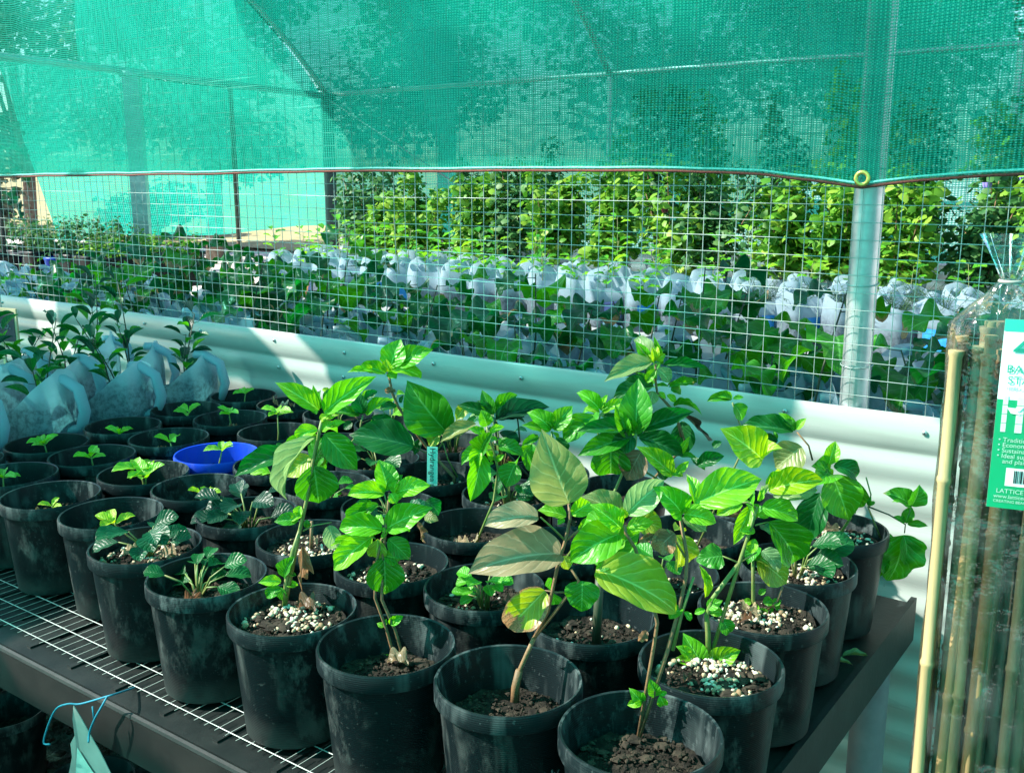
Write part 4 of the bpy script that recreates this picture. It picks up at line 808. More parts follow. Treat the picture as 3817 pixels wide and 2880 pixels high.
# low leafy pots and the small rosettes between the taller cuttings
LOW = [
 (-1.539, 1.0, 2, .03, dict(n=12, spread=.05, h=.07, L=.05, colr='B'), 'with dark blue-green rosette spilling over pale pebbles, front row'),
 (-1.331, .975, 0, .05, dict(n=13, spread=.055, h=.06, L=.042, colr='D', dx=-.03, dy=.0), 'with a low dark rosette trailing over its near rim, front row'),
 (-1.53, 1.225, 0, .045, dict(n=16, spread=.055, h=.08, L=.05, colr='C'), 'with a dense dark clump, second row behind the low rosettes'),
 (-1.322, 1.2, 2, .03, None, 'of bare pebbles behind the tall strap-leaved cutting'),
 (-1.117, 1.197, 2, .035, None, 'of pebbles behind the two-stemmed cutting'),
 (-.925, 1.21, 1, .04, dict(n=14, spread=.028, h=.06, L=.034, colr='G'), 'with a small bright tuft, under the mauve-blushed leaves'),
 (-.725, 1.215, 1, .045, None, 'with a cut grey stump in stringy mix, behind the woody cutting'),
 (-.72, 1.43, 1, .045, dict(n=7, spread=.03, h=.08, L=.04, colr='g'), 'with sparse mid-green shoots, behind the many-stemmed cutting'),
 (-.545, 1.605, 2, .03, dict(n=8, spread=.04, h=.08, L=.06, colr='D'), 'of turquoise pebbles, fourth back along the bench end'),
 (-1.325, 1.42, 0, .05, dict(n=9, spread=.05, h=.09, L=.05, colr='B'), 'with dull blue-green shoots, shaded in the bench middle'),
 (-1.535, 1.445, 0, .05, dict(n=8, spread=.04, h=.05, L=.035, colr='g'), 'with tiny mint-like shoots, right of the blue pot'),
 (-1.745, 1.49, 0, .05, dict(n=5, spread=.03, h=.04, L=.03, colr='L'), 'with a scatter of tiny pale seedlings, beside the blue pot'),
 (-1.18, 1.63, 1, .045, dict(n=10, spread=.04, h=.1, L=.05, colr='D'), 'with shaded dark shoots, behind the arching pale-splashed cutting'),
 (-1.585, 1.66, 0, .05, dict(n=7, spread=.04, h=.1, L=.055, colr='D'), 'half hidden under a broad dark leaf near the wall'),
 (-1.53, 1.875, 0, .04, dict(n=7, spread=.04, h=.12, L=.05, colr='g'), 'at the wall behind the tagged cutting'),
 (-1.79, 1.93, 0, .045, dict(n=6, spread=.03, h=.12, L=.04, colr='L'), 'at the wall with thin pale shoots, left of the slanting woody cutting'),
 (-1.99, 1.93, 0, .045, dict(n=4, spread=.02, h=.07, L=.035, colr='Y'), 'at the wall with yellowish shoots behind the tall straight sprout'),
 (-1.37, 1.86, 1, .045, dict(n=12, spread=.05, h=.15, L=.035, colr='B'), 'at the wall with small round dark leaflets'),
]
for (x, y, pl, dep, cl, lab) in LOW:
    o, sz = make_pot(x, y, 'low_potted_plant', 'black nursery pot ' + lab, 'low pots on the bench', depth=dep, perl=pl)
    if cl: cluster(o, sz, **cl)
    elif 'stump' in lab:
        b = Vector((x + .01, y, sz)); stem_part(o, [([b, b + Vector((.004, 0, .11))], [.0075, .0068])], 'dark_stem')
    else:
        b = Vector((x, y, sz)); stem_part(o, [([b, b + Vector((.003, .002, .06))], [.0035, .003])], 'wood')
# chalk letters on the woody cutting's pot
def wrap_text(body, size, mat, r0, r1, z0, zz, ang):
    me = text_mesh(body, size, mat, .0002, 'CENTER')
    for v_ in me.vertices:
        z = zz + v_.co.y; r = r0 + (r1 - r0) * z / .169 + .0006 + v_.co.z; a = ang + v_.co.x / r; v_.co = (r * math.cos(a), r * math.sin(a), z)
    return me
hp = [o for o in bpy.data.objects if o.get('label', '').startswith('woody-stemmed')][0]
put('chalk_lettering', wrap_text('Hy', .026, 'chalk', .0785, .0925, 0, .085, R_(YAW - 90 + 40)), hp)

# ------------------------------------------------------------------ milk jugs
def jug_body(seed, r=.074, hi=.21, lo=.105, sh=.15, mt='jug'):
    """square-shouldered jug sawn open on a slant; handle side (+X) stands highest"""
    g = random.Random(seed); n = 44; rows = 16; mb = MB(); th = []
    for k_ in range(n):
        a = 2 * math.pi * k_ / n; c = math.cos(a); t = max(0, c) ** 1.4
        top = lo + (hi - lo) * (.5 + .5 * c) ** 1.3 + .004 * math.sin(2 * a + seed) + .003 * mnoise.noise((c * 3, math.sin(a) * 3, seed)); th.append(top)
    def rad(a, z):
        sq = 4.0; b = r / ((abs(math.cos(a)) ** sq + abs(math.sin(a)) ** sq) ** (1 / sq))
        if z < .012: b *= .93 + .07 * math.sqrt(max(0, z / .012))
        if z > sh: b *= 1 - .36 * (min(z - sh, .12) / .11) ** 1.5
        b *= 1 - .02 * math.exp(-((z - .135) / .006) ** 2)
        return b
    for i in range(rows + 1):
        for k_ in range(n):
            a = 2 * math.pi * k_ / n; z = th[k_] * (i / rows); rr = rad(a, z); mb.v.append((rr * math.cos(a), rr * math.sin(a), z))
    for i in range(rows):
        for k_ in range(n): mb.face((i * n + k_, i * n + (k_ + 1) % n, (i + 1) * n + (k_ + 1) % n, (i + 1) * n + k_))
    mb.face([k_ for k_ in range(n)][::-1])
    return mb.mesh('jug', M[mt])
def handle_mesh(h0=.085, h1=.215, out=.112, inn=.07, r=.0105):
    mb = MB(); pts = [(inn - .01, 0, h0), (out - .012, 0, h0 + .012), (out, 0, h0 + .05), (out - .012, 0, h1 - .035), (inn - .012, 0, h1 - .012), (inn - .035, 0, h1 - .012)]
    P = []
    for i in range(len(pts) - 1):
        for q in range(3): P.append(Vector(pts[i]).lerp(Vector(pts[i + 1]), q / 3))
    P.append(Vector(pts[-1])); mb.tube(P, r, 8); return mb.mesh('handle', M['jug'])
JUGS = [jug_body(i, hi=.20 + .015 * (i % 3), lo=.10 + .012 * (i % 4)) for i in range(7)]
HAND = handle_mesh()
JS = MB(); JS.lathe([(.0005, .088), (.03, .086), (.055, .082), (.064, .085)], 24); JSOIL = JS.mesh('soil', M['soil'])
def make_jug(x, y, z, rz, label, group, name='jug_planter', k_=None, cat='jug planter', scale=1.0):
    o = empty(name, (x, y, z), rz); o.scale = (scale,) * 3; tag(o, label, cat, group)
    j = put('jug', JUGS[rnd.randrange(7) if k_ is None else k_], o); put('handle', HAND, j); put('soil', JSOIL, o)
    return o
def sprig(o, h, n, L, colr, var='g', wid=.5, droop=0.0, lean=.04, z0=.085, mat='dark_stem', r=.0022, up=.5, br=0.0, nst=1, start=.35):
    paths = []
    for s in range(nst):
        la = rnd.random() * 6.28; lx, ly = math.cos(la) * lean * rnd.random(), math.sin(la) * lean * rnd.random(); hh = h * rnd.uniform(.85, 1.1) * (1 if s == 0 else .7)
        b = Vector((rnd.uniform(-.015, .015), rnd.uniform(-.015, .015), z0)); m = b + Vector((lx * .4, ly * .4, hh * .5)) + Vector((rnd.uniform(-.01, .01), rnd.uniform(-.01, .01), 0)); t = b + Vector((lx, ly, hh))
        paths.append(([b, m, t], [r, r * .8, r * .5]))
        for i in range(n):
            q = start + (1 - start) * (i + rnd.uniform(0, .5)) / max(1, n - .5); q = min(q, 1); p = b.lerp(m, q * 2) if q < .5 else m.lerp(t, q * 2 - 1)
            a = i * 2.4 + rnd.uniform(-.4, .4) + s; el = up * rnd.uniform(.4, 1.4) - droop * rnd.uniform(.5, 1.2) * (1.15 - q * .5)
            d = Vector((math.cos(a) * math.cos(el), math.sin(a) * math.cos(el), math.sin(el))); l = L * rnd.uniform(.65, 1.15)
            pt = p + Vector((math.cos(a), math.sin(a), .3 - .3 * (droop > .5))) * l * .28
            paths.append(([p, pt], [r * .4, r * .3]))
            nrm = Vector((math.cos(a), math.sin(a), .0)) * (.5 + droop) + Vector((0, 0, 1))
            cc = colr if isinstance(colr, str) and len(colr) == 1 else rnd.choice(colr)
            leaf_at(o, pt, pt + d * l, nrm, wid * rnd.uniform(.85, 1.15), var, cc, (br * rnd.random() * 2 if rnd.random() < .55 else 0), .07)
    mb = MB()
    for pts, rr in paths: mb.tube(pts, rr, 5)
    put('stem', mb.mesh('stem', M[mat]), o)
# jugs standing on the bench at left
BIGJ = [jug_body(40 + i, hi=.262 + .012 * (i % 3), lo=.158 + .012 * (i % 2), sh=.20, mt='bigjug') for i in range(5)]; BIGH = handle_mesh(.135, .272)
BJ = [(-2.60, 1.87, 28, 'with glossy shrub, nearest the wall and pots'), (-2.60, 1.645, 25, 'with dark glossy shrub, second from the wall'),
      (-2.61, 1.415, 22, 'with dark glossy shrub, third from the wall'), (-2.615, 1.19, 24, 'at the left edge, front of its row'),
      (-2.85, 1.86, 40, 'touching the wall behind the first big jug'), (-2.85, 1.63, 15, 'whose shrub leans right, behind the second big jug'),
      (-2.86, 1.40, 30, 'with broad round leaves, behind the third big jug'), (-3.09, 1.86, 50, 'beside the small chalkboard sign'), (-3.10, 1.62, 5, 'at the left edge, in the back row')]
for i, (x, y, rz, lab) in enumerate(BJ):
    o = empty('jug_planter', (x, y, BZ + .006), R_(rz)); o.scale = (1.19,) * 3; tag(o, 'big cut milk jug on the bench ' + lab, 'jug planter', 'cut milk jugs on the bench')
    j = put('jug', BIGJ[i % 5], o); put('handle', BIGH, j).scale = (1, 1.7, 1); put('soil', JSOIL, o, (0, 0, .082))
    sprig(o, .20 + .05 * (i % 3 == 1), 10, .055, 'DBgC', 'g', .46, .1, .10, z0=.168, nst=2, up=.7, start=.2)
sg = empty('chalkboard_sign', (0, 0, 0)); p_ = ony(20, 1215, 1.98); sg.location = (p_.x - .03, p_.y, p_.z - .04); sg.rotation_euler[2] = R_(12)
tag(sg, 'small chalkboard sign in a pale wooden frame by the wall, cut by the left edge', 'sign')
mb = MB(); mb.box(-.09, .09, -.004, .004, -.03, .11); put('frame', mb.mesh('frame', M['board_frame'], smooth=False), sg)
mb = MB(); mb.box(-.078, .078, -.0065, -.0042, -.02, .098); put('board', mb.mesh('board', M['board'], smooth=False), sg)
mb = MB(); mb.box(-.006, .006, -.003, .003, -.3, -.0305); put('stake', mb.mesh('stake', M['board_frame'], smooth=False), sg)
put('lettering', text_mesh('po oo.', .045, 'chalk', .0004, 'CENTER'), sg, mw=Matrix.Translation((.0, -.0072, .03)) @ Matrix.Rotation(R_(90), 4, 'X'))

# benches beyond the wall
def simple_bench(name, x0, x1, y0, y1, z, label, mt='table', legs=None, th=.035):
    o = empty(name, ((x0 + x1) / 2, (y0 + y1) / 2, 0)); org = Vector(o.location); tag(o, label, 'bench')
    nb = max(2, int((y1 - y0) / .16)); w_ = (y1 - y0) / nb
    bm_ = MB(); bm_.box(x0, x1, -.5 * w_ + .006, .5 * w_ - .006, z - .012, z); me = bm_.mesh('plank', M[mt], smooth=False)
    for i in range(nb): put('plank', me, o, Vector((0, y0 + w_ * (i + .5), 0)) - org)
    mb = MB(); mb.box(x0, x1, y0 - .012, y0 - .001, z - th - .02, z - .002); put('front_rail', mb.mesh('front_rail', M[mt], smooth=False), o, -org)
    for lx in np.arange(x0 + .1, x1, legs or 1.4):
        for ly in (y0 + .05, y1 - .05):
            mb = MB(); mb.tube([(lx, ly, 0.003), (lx, ly, z - .013)], .022, 10); put('leg', mb.mesh('leg', M[mt], auto=50), o, -org)
    return o
simple_bench('low_bench', -7.0, .3, 2.25, 3.4, .765, 'long low bench of cut jugs just beyond the wire fence')
simple_bench('grey_bench', -4.9, .5, 3.98, 4.75, .855, 'long grey steel bench carrying the labelled milk jugs')
simple_bench('back_bench', -6.3, .8, 5.2, 6.75, .84, 'back bench carrying the tall sunlit shrubs')
simple_bench('dark_bench', -7.9, -5.95, 3.75, 4.75, .80, 'dark framed bench with black planters at far left', 'tabledark', .9)

# jugs in the low bench rows just beyond the mesh
ROWN = ['nearest the wire mesh', 'second from the wire mesh', 'third from the wire mesh', 'fourth from the wire mesh']
for r_ in range(4):
    y = 2.37 + .235 * r_; x = -.40 + .05 * (r_ % 2); i = 0
    while x > -6.6 and i < 36:
        xx = x + rnd.uniform(-.02, .02); yy = y + rnd.uniform(-.015, .015)
        o = make_jug(xx, yy, .767, rnd.uniform(-.6, .9) + R_(20), 'cut milk jug planter, %s from the right in the row %s' % (ORD[i], ROWN[r_]), 'cut jugs on the low bench', scale=rnd.uniform(1.2, 1.34))
        if xx > -4.5:
            if rnd.random() < ((.8, .75, .7, .5) if xx > -3 else (.62, .8, .8, .6))[r_]:
                sprig(o, rnd.uniform(.2, .34) * (1 if xx < -3 or rnd.random() < .4 else .75), rnd.choice((5, 6, 6) if xx < -3 else (4, 5, 5)), .118, 'DgDBg', 'f', .85, .8, .08, up=.25, br=.3, r=.003, start=.5)
        else: sprig(o, rnd.uniform(.08, .16), 6, .04, 'DgGB', 'g', .5, .1, .05, up=.6, r=.002, start=.4, nst=1)
        x -= .212; i += 1
# labelled jugs on the grey bench
lb = MB()
for i in range(7):
    for j in range(2):
        a = -.5 + i / 6.0; lb.v.append((.0765 * (1 - .02 * a * a), a * .088, .035 + .075 * j))
for i in range(6): lb.face((i * 2, i * 2 + 2, i * 2 + 3, i * 2 + 1))
LBL = {k_: lb.mesh('label', M[k_]) for k_ in ('blue_print', 'violet_print')}
bc = MB()
xb = -.014
while xb < .014:
    w_ = rnd.choice((.001, .0018)); bc.box(.0772, .0776, xb, xb + w_, .042, .062); xb += w_ + rnd.choice((.001, .0016))
BARC = bc.mesh('barcode', M['white'], smooth=False)
TJUGS = [jug_body(20 + i, hi=.235, lo=.165 + .012 * (i % 3)) for i in range(4)]
for r_ in range(3):
    x = .25 - .08 * r_; i = 0; y = 4.09 + .2 * r_
    while x > -4.8:
        rz = R_(150) + rnd.uniform(-.5, .5)
        o = empty('milk_jug', (x + rnd.uniform(-.02, .02), y + rnd.uniform(-.012, .012), .857), rz); o.scale = (1.1,) * 3
        tag(o, 'milk jug pot on the grey bench, %s from the right in its %s row' % (ORD[i], ('front', 'middle', 'back')[r_]), 'milk jug', 'milk jugs on the grey bench')
        j = put('jug', TJUGS[rnd.randrange(4)], o); put('handle', HAND, j); put('soil', JSOIL, o)
        if r_ == 0 and i % 4 in (1, 2) and rnd.random() < .8:
            l_ = put('label', LBL['violet_print' if rnd.random() < .25 else 'blue_print'], j); q_ = round((R_(YAW - 90) - rz) / (math.pi / 2)); q_ = q_ + 1 if q_ % 4 == 0 else q_; l_.rotation_euler[2] = q_ * math.pi / 2
            put('barcode', BARC, l_)
        if x > -1.75 and r_ < 2:
            mb = MB()
            for q in range(34):
                a = rnd.random() * 6.28; b = Vector((rnd.uniform(-.02, .02), rnd.uniform(-.02, .02), .12)); t = b + Vector((math.cos(a) * rnd.uniform(.03, .13), math.sin(a) * rnd.uniform(.03, .13), rnd.uniform(.03, .14)))
                mb.tube([b, b.lerp(t, .5) + Vector((0, 0, .015)), t], [.0016, .0012, .0006], 3)
                for e in range(7):
                    p = b.lerp(t, .35 + .09 * e); d = Vector((rnd.uniform(-1, 1), rnd.uniform(-1, 1), rnd.uniform(-.2, .8))).normalized() * .026; mb.tube([p, p + d], [.0011, .0005], 3)
            f_ = put('feathery_foliage', mb.mesh('feathery_foliage', M['fern']), o); f_['kind'] = 'stuff'
        elif rnd.random() < .9: sprig(o, rnd.uniform(.14, .34), 9, .06, 'GLgG', 's', .7, .2, .05, up=.5, r=.002, start=.4, mat='stem')
        x -= .188 if r_ == 0 else .24; i += 1

# ------------------------------------------------------------------ shrubs on the back bench
def blob_leaves(mb, c, r, n, L, st, flat=.35, up=.6):
    for i in range(n):
        v_ = Vector((rnd.gauss(0, 1), rnd.gauss(0, 1), rnd.gauss(0, 1))).normalized() * (rnd.random() ** .45)
        p = Vector(c) + Vector((v_.x * r[0], v_.y * r[1], v_.z * r[2])); d = Vector((rnd.uniform(-1, 1), rnd.uniform(-1, 1), rnd.uniform(-.5, .5))).normalized()
        nn = (Vector((0, 0, up)) + v_ * .7 + Vector((rnd.uniform(-.5, .5), rnd.uniform(-.5, .5), rnd.uniform(-.3, .3)))); x_ = d.cross(nn)
        if x_.length < 1e-3: continue
        x_.normalize(); l = L * rnd.uniform(.45, 1.4); w_ = l * .38; b = len(mb.v); nn = x_.cross(d)
        mb.v += [tuple(p), tuple(p + d * l * .3 + x_ * w_ - nn * l * .06), tuple(p + d * l * .75 + x_ * w_ * .7 - nn * l * .12), tuple(p + d * l - nn * l * .22), tuple(p + d * l * .75 - x_ * w_ * .7 - nn * l * .12), tuple(p + d * l * .3 - x_ * w_ - nn * l * .06), tuple(p + d * l * .5)]
        mb.face((b, b + 1, b + 6)); mb.face((b + 1, b + 2, b + 6)); mb.face((b + 2, b + 3, b + 6)); mb.face((b + 3, b + 4, b + 6)); mb.face((b + 4, b + 5, b + 6)); mb.face((b + 5, b, b + 6))
pg = MB(); pg.lathe([(.06, 0), (.08, .14), (.085, .15), (.078, .15), (.07, .12), (.001, .12)], 20); PLAIN = pg.mesh('pot', M['jug'])
def shrub(x, y, z, h, rad, nl, L, mat, label, flower=None, cat='shrub', pot=True, spikes=6):
    o = empty('potted_shrub', (x, y, z)); tag(o, label, cat, 'shrubs on the back bench')
    if pot: put('pot', PLAIN, o)
    st = MB(); fo = MB(); z0 = .12
    for s in range(spikes):
        a = rnd.random() * 6.28; t = Vector((math.cos(a) * rad * .95 * rnd.random(), math.sin(a) * rad * .95 * rnd.random(), h * rnd.uniform(.55, 1.25)))
        st.tube([(0, 0, z0), (t.x * .4, t.y * .4, h * .5), tuple(t)], [.006, .004, .0025], 5)
        for q in range(6):
            f = .3 + .7 * q / 5; c = (t.x * f, t.y * f, z0 + (t.z - z0) * f); blob_leaves(fo, c, (rad * (.8 - .5 * f), rad * (.8 - .5 * f), h * .12), nl // (6 * spikes), L, o)
    put('stem', st.mesh('stem', M['wood']), o); f_ = put('foliage', fo.mesh('foliage', M[mat]), o); f_['kind'] = 'stuff'
    if flower:
        for (dx, dy, dz, mt) in flower:
            fl = MB()
            for q in range(5):
                a = q * 1.2566; fl.lathe([(.004, 0), (.016, .02), (.022, .036)], 5, fn=lambda p, an, a=a: (p[0] * .6 + .012 * math.cos(a), p[1] * .6 + .012 * math.sin(a), p[2]))
            put('flower', fl.mesh('flower', M[mt]), o, (dx, dy, dz))
    return o
SHR = []
for i in range(17):
    x = .45 - .36 * i + rnd.uniform(-.08, .08)
    SHR.append((x, 5.38 + rnd.uniform(-.05, .12), .58 + .16 * rnd.random(), 'shrub' if i % 4 else 'shrub2', 'front'))
for i in range(16):
    x = .6 - .42 * i + rnd.uniform(-.1, .1)
    SHR.append((x, 6.15 + rnd.uniform(-.1, .2), (.95 if i < 10 else .72) + .15 * rnd.random(), 'shrub2' if i % 2 else 'shrub', 'rear'))
cnt = {'front': 0, 'rear': 0}
for (x, y, h, mt, rw) in SHR:
    i = cnt[rw]; cnt[rw] += 1; fl = None
    if rw == 'front' and i == 4: fl = [(0, -.1, h * .95, 'petal'), (.16, -.12, h * 1.02, 'petal')]
    if rw == 'front' and i == 9: fl = [(0, -.15, h * .8, 'petal_red')]
    shrub(x, y, .845, h * (.8 if x < -4 else 1), .3, 1300, .052 if mt == 'shrub' else .046, mt, 'leafy %s shrub on the back bench, %s from the right in the %s row' % ('light green' if mt == 'shrub' else 'dark green', ORD[i], rw), fl)

# planters on the dark bench at far left
pl = MB(); pl.lathe([(.09, 0), (.115, .20), (.122, .205), (.122, .225), (.112, .225), (.105, .19), (.001, .19)], 24, sq=5); PLT = pl.mesh('planter', M['pot'])
pl = MB(); pl.lathe([(.075, 0), (.092, .17), (.097, .175), (.097, .19), (.09, .19), (.085, .16), (.001, .16)], 24); PBL = pl.mesh('planter', M['bluepot'])
i = 0
for ry in range(3):
    for rx in range(8):
        x = -6.05 - .235 * rx + rnd.uniform(-.01, .01); y = 3.88 + .27 * ry; blue = (ry == 2 and rx == 1) or (ry == 0 and rx == 3)
        o = empty('planter', (x, y, .803)); tag(o, '%s planter with feathery seedlings on the dark bench, %s from the right in row %s' % ('blue' if blue else 'black', ORD[rx], ('front', 'middle', 'back')[ry]), 'planter', 'planters on the dark bench')
        put('pot', PBL if blue else PLT, o); fo = MB(); st = MB()
        for q in range(5):
            a = rnd.random() * 6.28; t = Vector((math.cos(a) * .07, math.sin(a) * .07, rnd.uniform(.25, .48 if rx > 2 else .36))); st.tube([(t.x * .3, t.y * .3, .18), tuple(t)], [.003, .0015], 4)
            blob_leaves(fo, (t.x, t.y, t.z * .85), (.07, .07, .1), 26, .034, o)
        put('stem', st.mesh('stem', M['stem']), o); f_ = put('foliage', fo.mesh('foliage', M['shrub2' if rx > 1 else 'shrub']), o); f_['kind'] = 'stuff'
# tall staked plant at the left edge
o = empty('staked_plant', (-6.9, 3.55, .803)); tag(o, 'tall dark staked plant with drooping leaves at the left edge', 'plant'); put('pot', PLT, o)
sprig(o, 1.05, 11, .2, 'CBC', 'f', .45, .8, .05, z0=.19, r=.007, up=.3)
for dx in (-.05, .06):
    mb = MB(); mb.tube([(dx, 0, .1), (dx, .01, 1.15)], .011, 6); put('stake', mb.mesh('stake', M['tabledark']), o)

# ------------------------------------------------------------------ trees beyond the tunnel
def tree(x, y, h, rad, n, L, mat, label, zc=.62, z0=0.0, name='tree'):
    o = empty(name, (x, y, z0)); tag(o, label, 'tree', 'trees beyond the tunnel'); tr = MB()
    tr.tube([(0, 0, 0), (.1, .05, h * .3), (.05, 0, h * .6), (0, 0, h * .9)], [h * .028, h * .022, h * .014, h * .004], 9); fo = MB()
    for q in range(15):
        a = rnd.random() * 6.28; f = rnd.uniform(.15, 1); rr = rad * rnd.uniform(.35, .85); zz = h * (zc + rnd.uniform(-.3, .33)); c = (math.cos(a) * rr, math.sin(a) * rr, zz)
        tr.tube([(0, 0, h * .3), (c[0] * .5, c[1] * .5, (h * .3 + zz) * .55), c], [h * .012, h * .007, h * .003], 5)
        blob_leaves(fo, c, (rad * .45, rad * .45, h * .12), n // 15, L, o)
    put('trunk', tr.mesh('trunk', M['bark']), o); f_ = put('crown', fo.mesh('crown', M[mat]), o); f_['kind'] = 'stuff'
TR = [(-15.5, 12.0, 6.0, 2.2, 'tree', 'dark leafy tree left of the tunnel, behind the end wall'), (-12.0, 14.5, 7.5, 2.8, 'tree', 'broad tree behind the far dark corner post'), (-8.0, 16.0, 8.0, 3.0, 'tree2', 'grey-green tree behind the back wall, above the corner'),
      (-4.9, 15.0, 8.5, 3.0, 'tree', 'large tree behind the middle of the back wall'), (.8, 14.0, 7.5, 2.6, 'tree', 'tree behind the back wall near the thick post'), (-17.5, 6.6, 4.2, 1.6, 'tree2', 'small grey-green tree beyond the open end of the tunnel'),
      (-21, 11.5, 5.5, 2.2, 'tree2', 'distant olive tree at far left beyond the tunnel'), (-5.5, 21, 9, 3.2, 'tree', 'tall distant tree behind the large middle tree')]
for (x, y, h, r, mt, lab) in TR: tree(x, y, h, r, 7500, .15, mt, lab)
for i, (x, y) in enumerate(((-24, 10), (-27, 13.5), (-22, 15), (-30, 9), (-19, 8.6))):
    o = empty('bush', (x, y, 0)); tag(o, 'rounded grey-green bush on the dry bank, %s of five' % ORD[i], 'bush', 'bushes on the bank'); fo = MB()
    for q in range(6): blob_leaves(fo, (rnd.uniform(-.9, .9), rnd.uniform(-.9, .9), rnd.uniform(.4, 1.1)), (.8, .8, .6), 200, .2, o)
    f_ = put('foliage', fo.mesh('foliage', M['tree2'])); f_.parent = o; f_['kind'] = 'stuff'

# ------------------------------------------------------------------ bagged bamboo stakes at right
P0 = onz(3700, 2600, .3); 
d_ = 1.10; c_ = atd(3778, 1900, d_); BC = Vector((c_.x, c_.y, 0))
pk = empty('bamboo_stake_pack', (BC.x, BC.y, 0.0), R_(YAW - 17)); tag(pk, 'clear bag of bamboo stakes with green and white card label, standing beside the bench', 'stake pack')
HT = 1.405
cane = {}
def cane_mesh(seed, r, h):
    g = random.Random(seed); mb = MB(); pts = []; rad = []; z = .015; nodes = []
    while z < h:
        nodes.append(z); z += g.uniform(.16, .30)
    z = .012
    for nz in nodes[1:] + [h]:
        pts += [(0, 0, z + .001), (0, 0, nz - .006), (0, 0, nz - .002), (0, 0, nz + .002)]; rad += [r * .98, r * .97, r * 1.18, r * 1.15]; z = nz + .004
    bx_, by_ = g.uniform(-.006, .006), g.uniform(-.006, .006)
    pts = [(p[0] + bx_ * math.sin(p[2] * 2.3), p[1] + by_ * math.sin(p[2] * 2.3), p[2]) for p in pts]
    mb.tube(pts, rad, 9); return mb.mesh('stake', M['bamboo'], auto=60)
CC = [(.44, .28, .13), (.36, .22, .10), (.26, .19, .11), (.3, .24, .14), (.15, .12, .085), (.44, .32, .16), (.24, .2, .1)]
gi = 0
for (row, cnt_, yy) in ((0, 10, -.022), (1, 11, -.002), (2, 10, .019)):
    for q in range(cnt_):
        xx = -.068 + .136 * (q + .5 * (row == 1) * .5) / (cnt_ - .6) + rnd.uniform(-.003, .003)
        o = put('stake', cane_mesh(gi, rnd.uniform(.006, .0085), HT - .005 - .02 * (abs(xx) / .07) - rnd.uniform(0, .04)), pk, mw=Matrix.Translation((xx, yy * (1 - (xx / .13) ** 2), .004)) @ Matrix.Rotation(rnd.uniform(-.009, .009), 4, 'Y') @ Matrix.Rotation(rnd.random() * 6, 4, 'Z'))
        c = CC[rnd.randrange(7)]; o.color = (c[0], c[1], c[2], 1); gi += 1
bagm = MB(); NZ, NA = 90, 56
for i in range(NZ + 1):
    z = .002 + (HT + .085) * i / NZ; t = 0
    if z > HT - .012: t = min(1, (z - HT + .012) / .045)
    fl = 0
    if z > HT + .035: fl = (z - HT - .035) / .05
    kx = (.084 * (1 - t ** 1.05 * .92)) + fl * .024; ky = (.037 * (1 - t ** 1.05 * .8)) + fl * .006; cx_ = -.028 * t
    for k_ in range(NA):
        a = 2 * math.pi * k_ / NA; wv = .006 * mnoise.noise((math.cos(a) * 2.2, math.sin(a) * 2.2, z * 5)) + .004 * mnoise.noise((math.cos(a) * 5, math.sin(a) * 5, z * 14)) + fl * .006 * math.sin(a * 6)
        bagm.v.append((cx_ + (kx + wv) * math.cos(a), (ky + wv) * math.sin(a), z))
for i in range(NZ):
    for k_ in range(NA): bagm.face((i * NA + k_, i * NA + (k_ + 1) % NA, (i + 1) * NA + (k_ + 1) % NA, (i + 1) * NA + k_))
put('bag', bagm.mesh('bag', M['film']), pk)
tw = MB(); tw.tube([(-.028 + .011 * math.cos(a), .011 * math.sin(a), HT + .035) for a in np.linspace(0, 6.283, 17)], .0022, 6, cap=False); put('tie', tw.mesh('tie', M['paper']), pk)
# card label
card = empty('card', (0, 0, 0)); bpy.data.objects.remove(card)
LX0, LX1, LZ0, LZ1, LYF = -.036, .078, 1.19, 1.403, -.044
def card_y(x): return LYF + 1.35 * (x - .02) ** 2
def card_patch(x0, x1, z0, z1, dy, mat, name, parent):
    mb = MB(); n = 8
    for i in range(n + 1):
        x = x0 + (x1 - x0) * i / n
        for z in (z0, z1): mb.v.append((x, card_y(x) - dy, z))
    for i in range(n): mb.face((2 * i, 2 * i + 2, 2 * i + 3, 2 * i + 1))
    return put(name, mb.mesh(name, M[mat]), parent)
lab = card_patch(LX0, LX1, LZ0, LZ1, 0, 'white', 'label_card', pk)
card_patch(LX0, LX1, LZ0, LZ1 - .417 * (LZ1 - LZ0), .0004, 'green_print', 'green_field', lab)
card_patch(LX0, LX1, LZ1 - .013, LZ1, .0004, 'mint_print', 'top_band', lab)
def label_text(body, size, x, z, mat, sx=1.0):
    me = text_mesh(body, size, mat, .0001, 'LEFT', sx)
    for v_ in me.vertices:
        xx = x + v_.co.x; v_.co = (xx, card_y(xx) - .0009 - abs(v_.co.z), z + v_.co.y)
    return put('lettering', me, lab)
LH = LZ1 - LZ0
def zf(f): return LZ1 - f * LH
label_text('PACK', .012, LX0 + .030, zf(.052), 'white')
label_text('4ft', .046, LX0 + .010, zf(.215), 'mint_print', 1.05)
label_text('BAMBOO', .0125, LX0 + .006, zf(.275), 'mint_print', 1.05)
label_text('STAKES', .0125, LX0 + .008, zf(.333), 'mint_print', 1.05)
label_text('10MM x 1.2M', .0045, LX0 + .008, zf(.365), 'mint_print')
for s_, f_ in (('\u2022 Traditional plant', .640), ('\u2022 Economical and', .668), ('\u2022 Sustainably grown', .697), ('\u2022 Ideal support for', .726), ('   and plants', .755)):
    label_text(s_, .0072, LX0 + .005, zf(f_), 'white')
card_patch(LX0 + .016, LX1 - .012, zf(.876), zf(.778), .0008, 'white', 'barcode_field', lab)
bc2 = MB(); xb = LX0 + .024
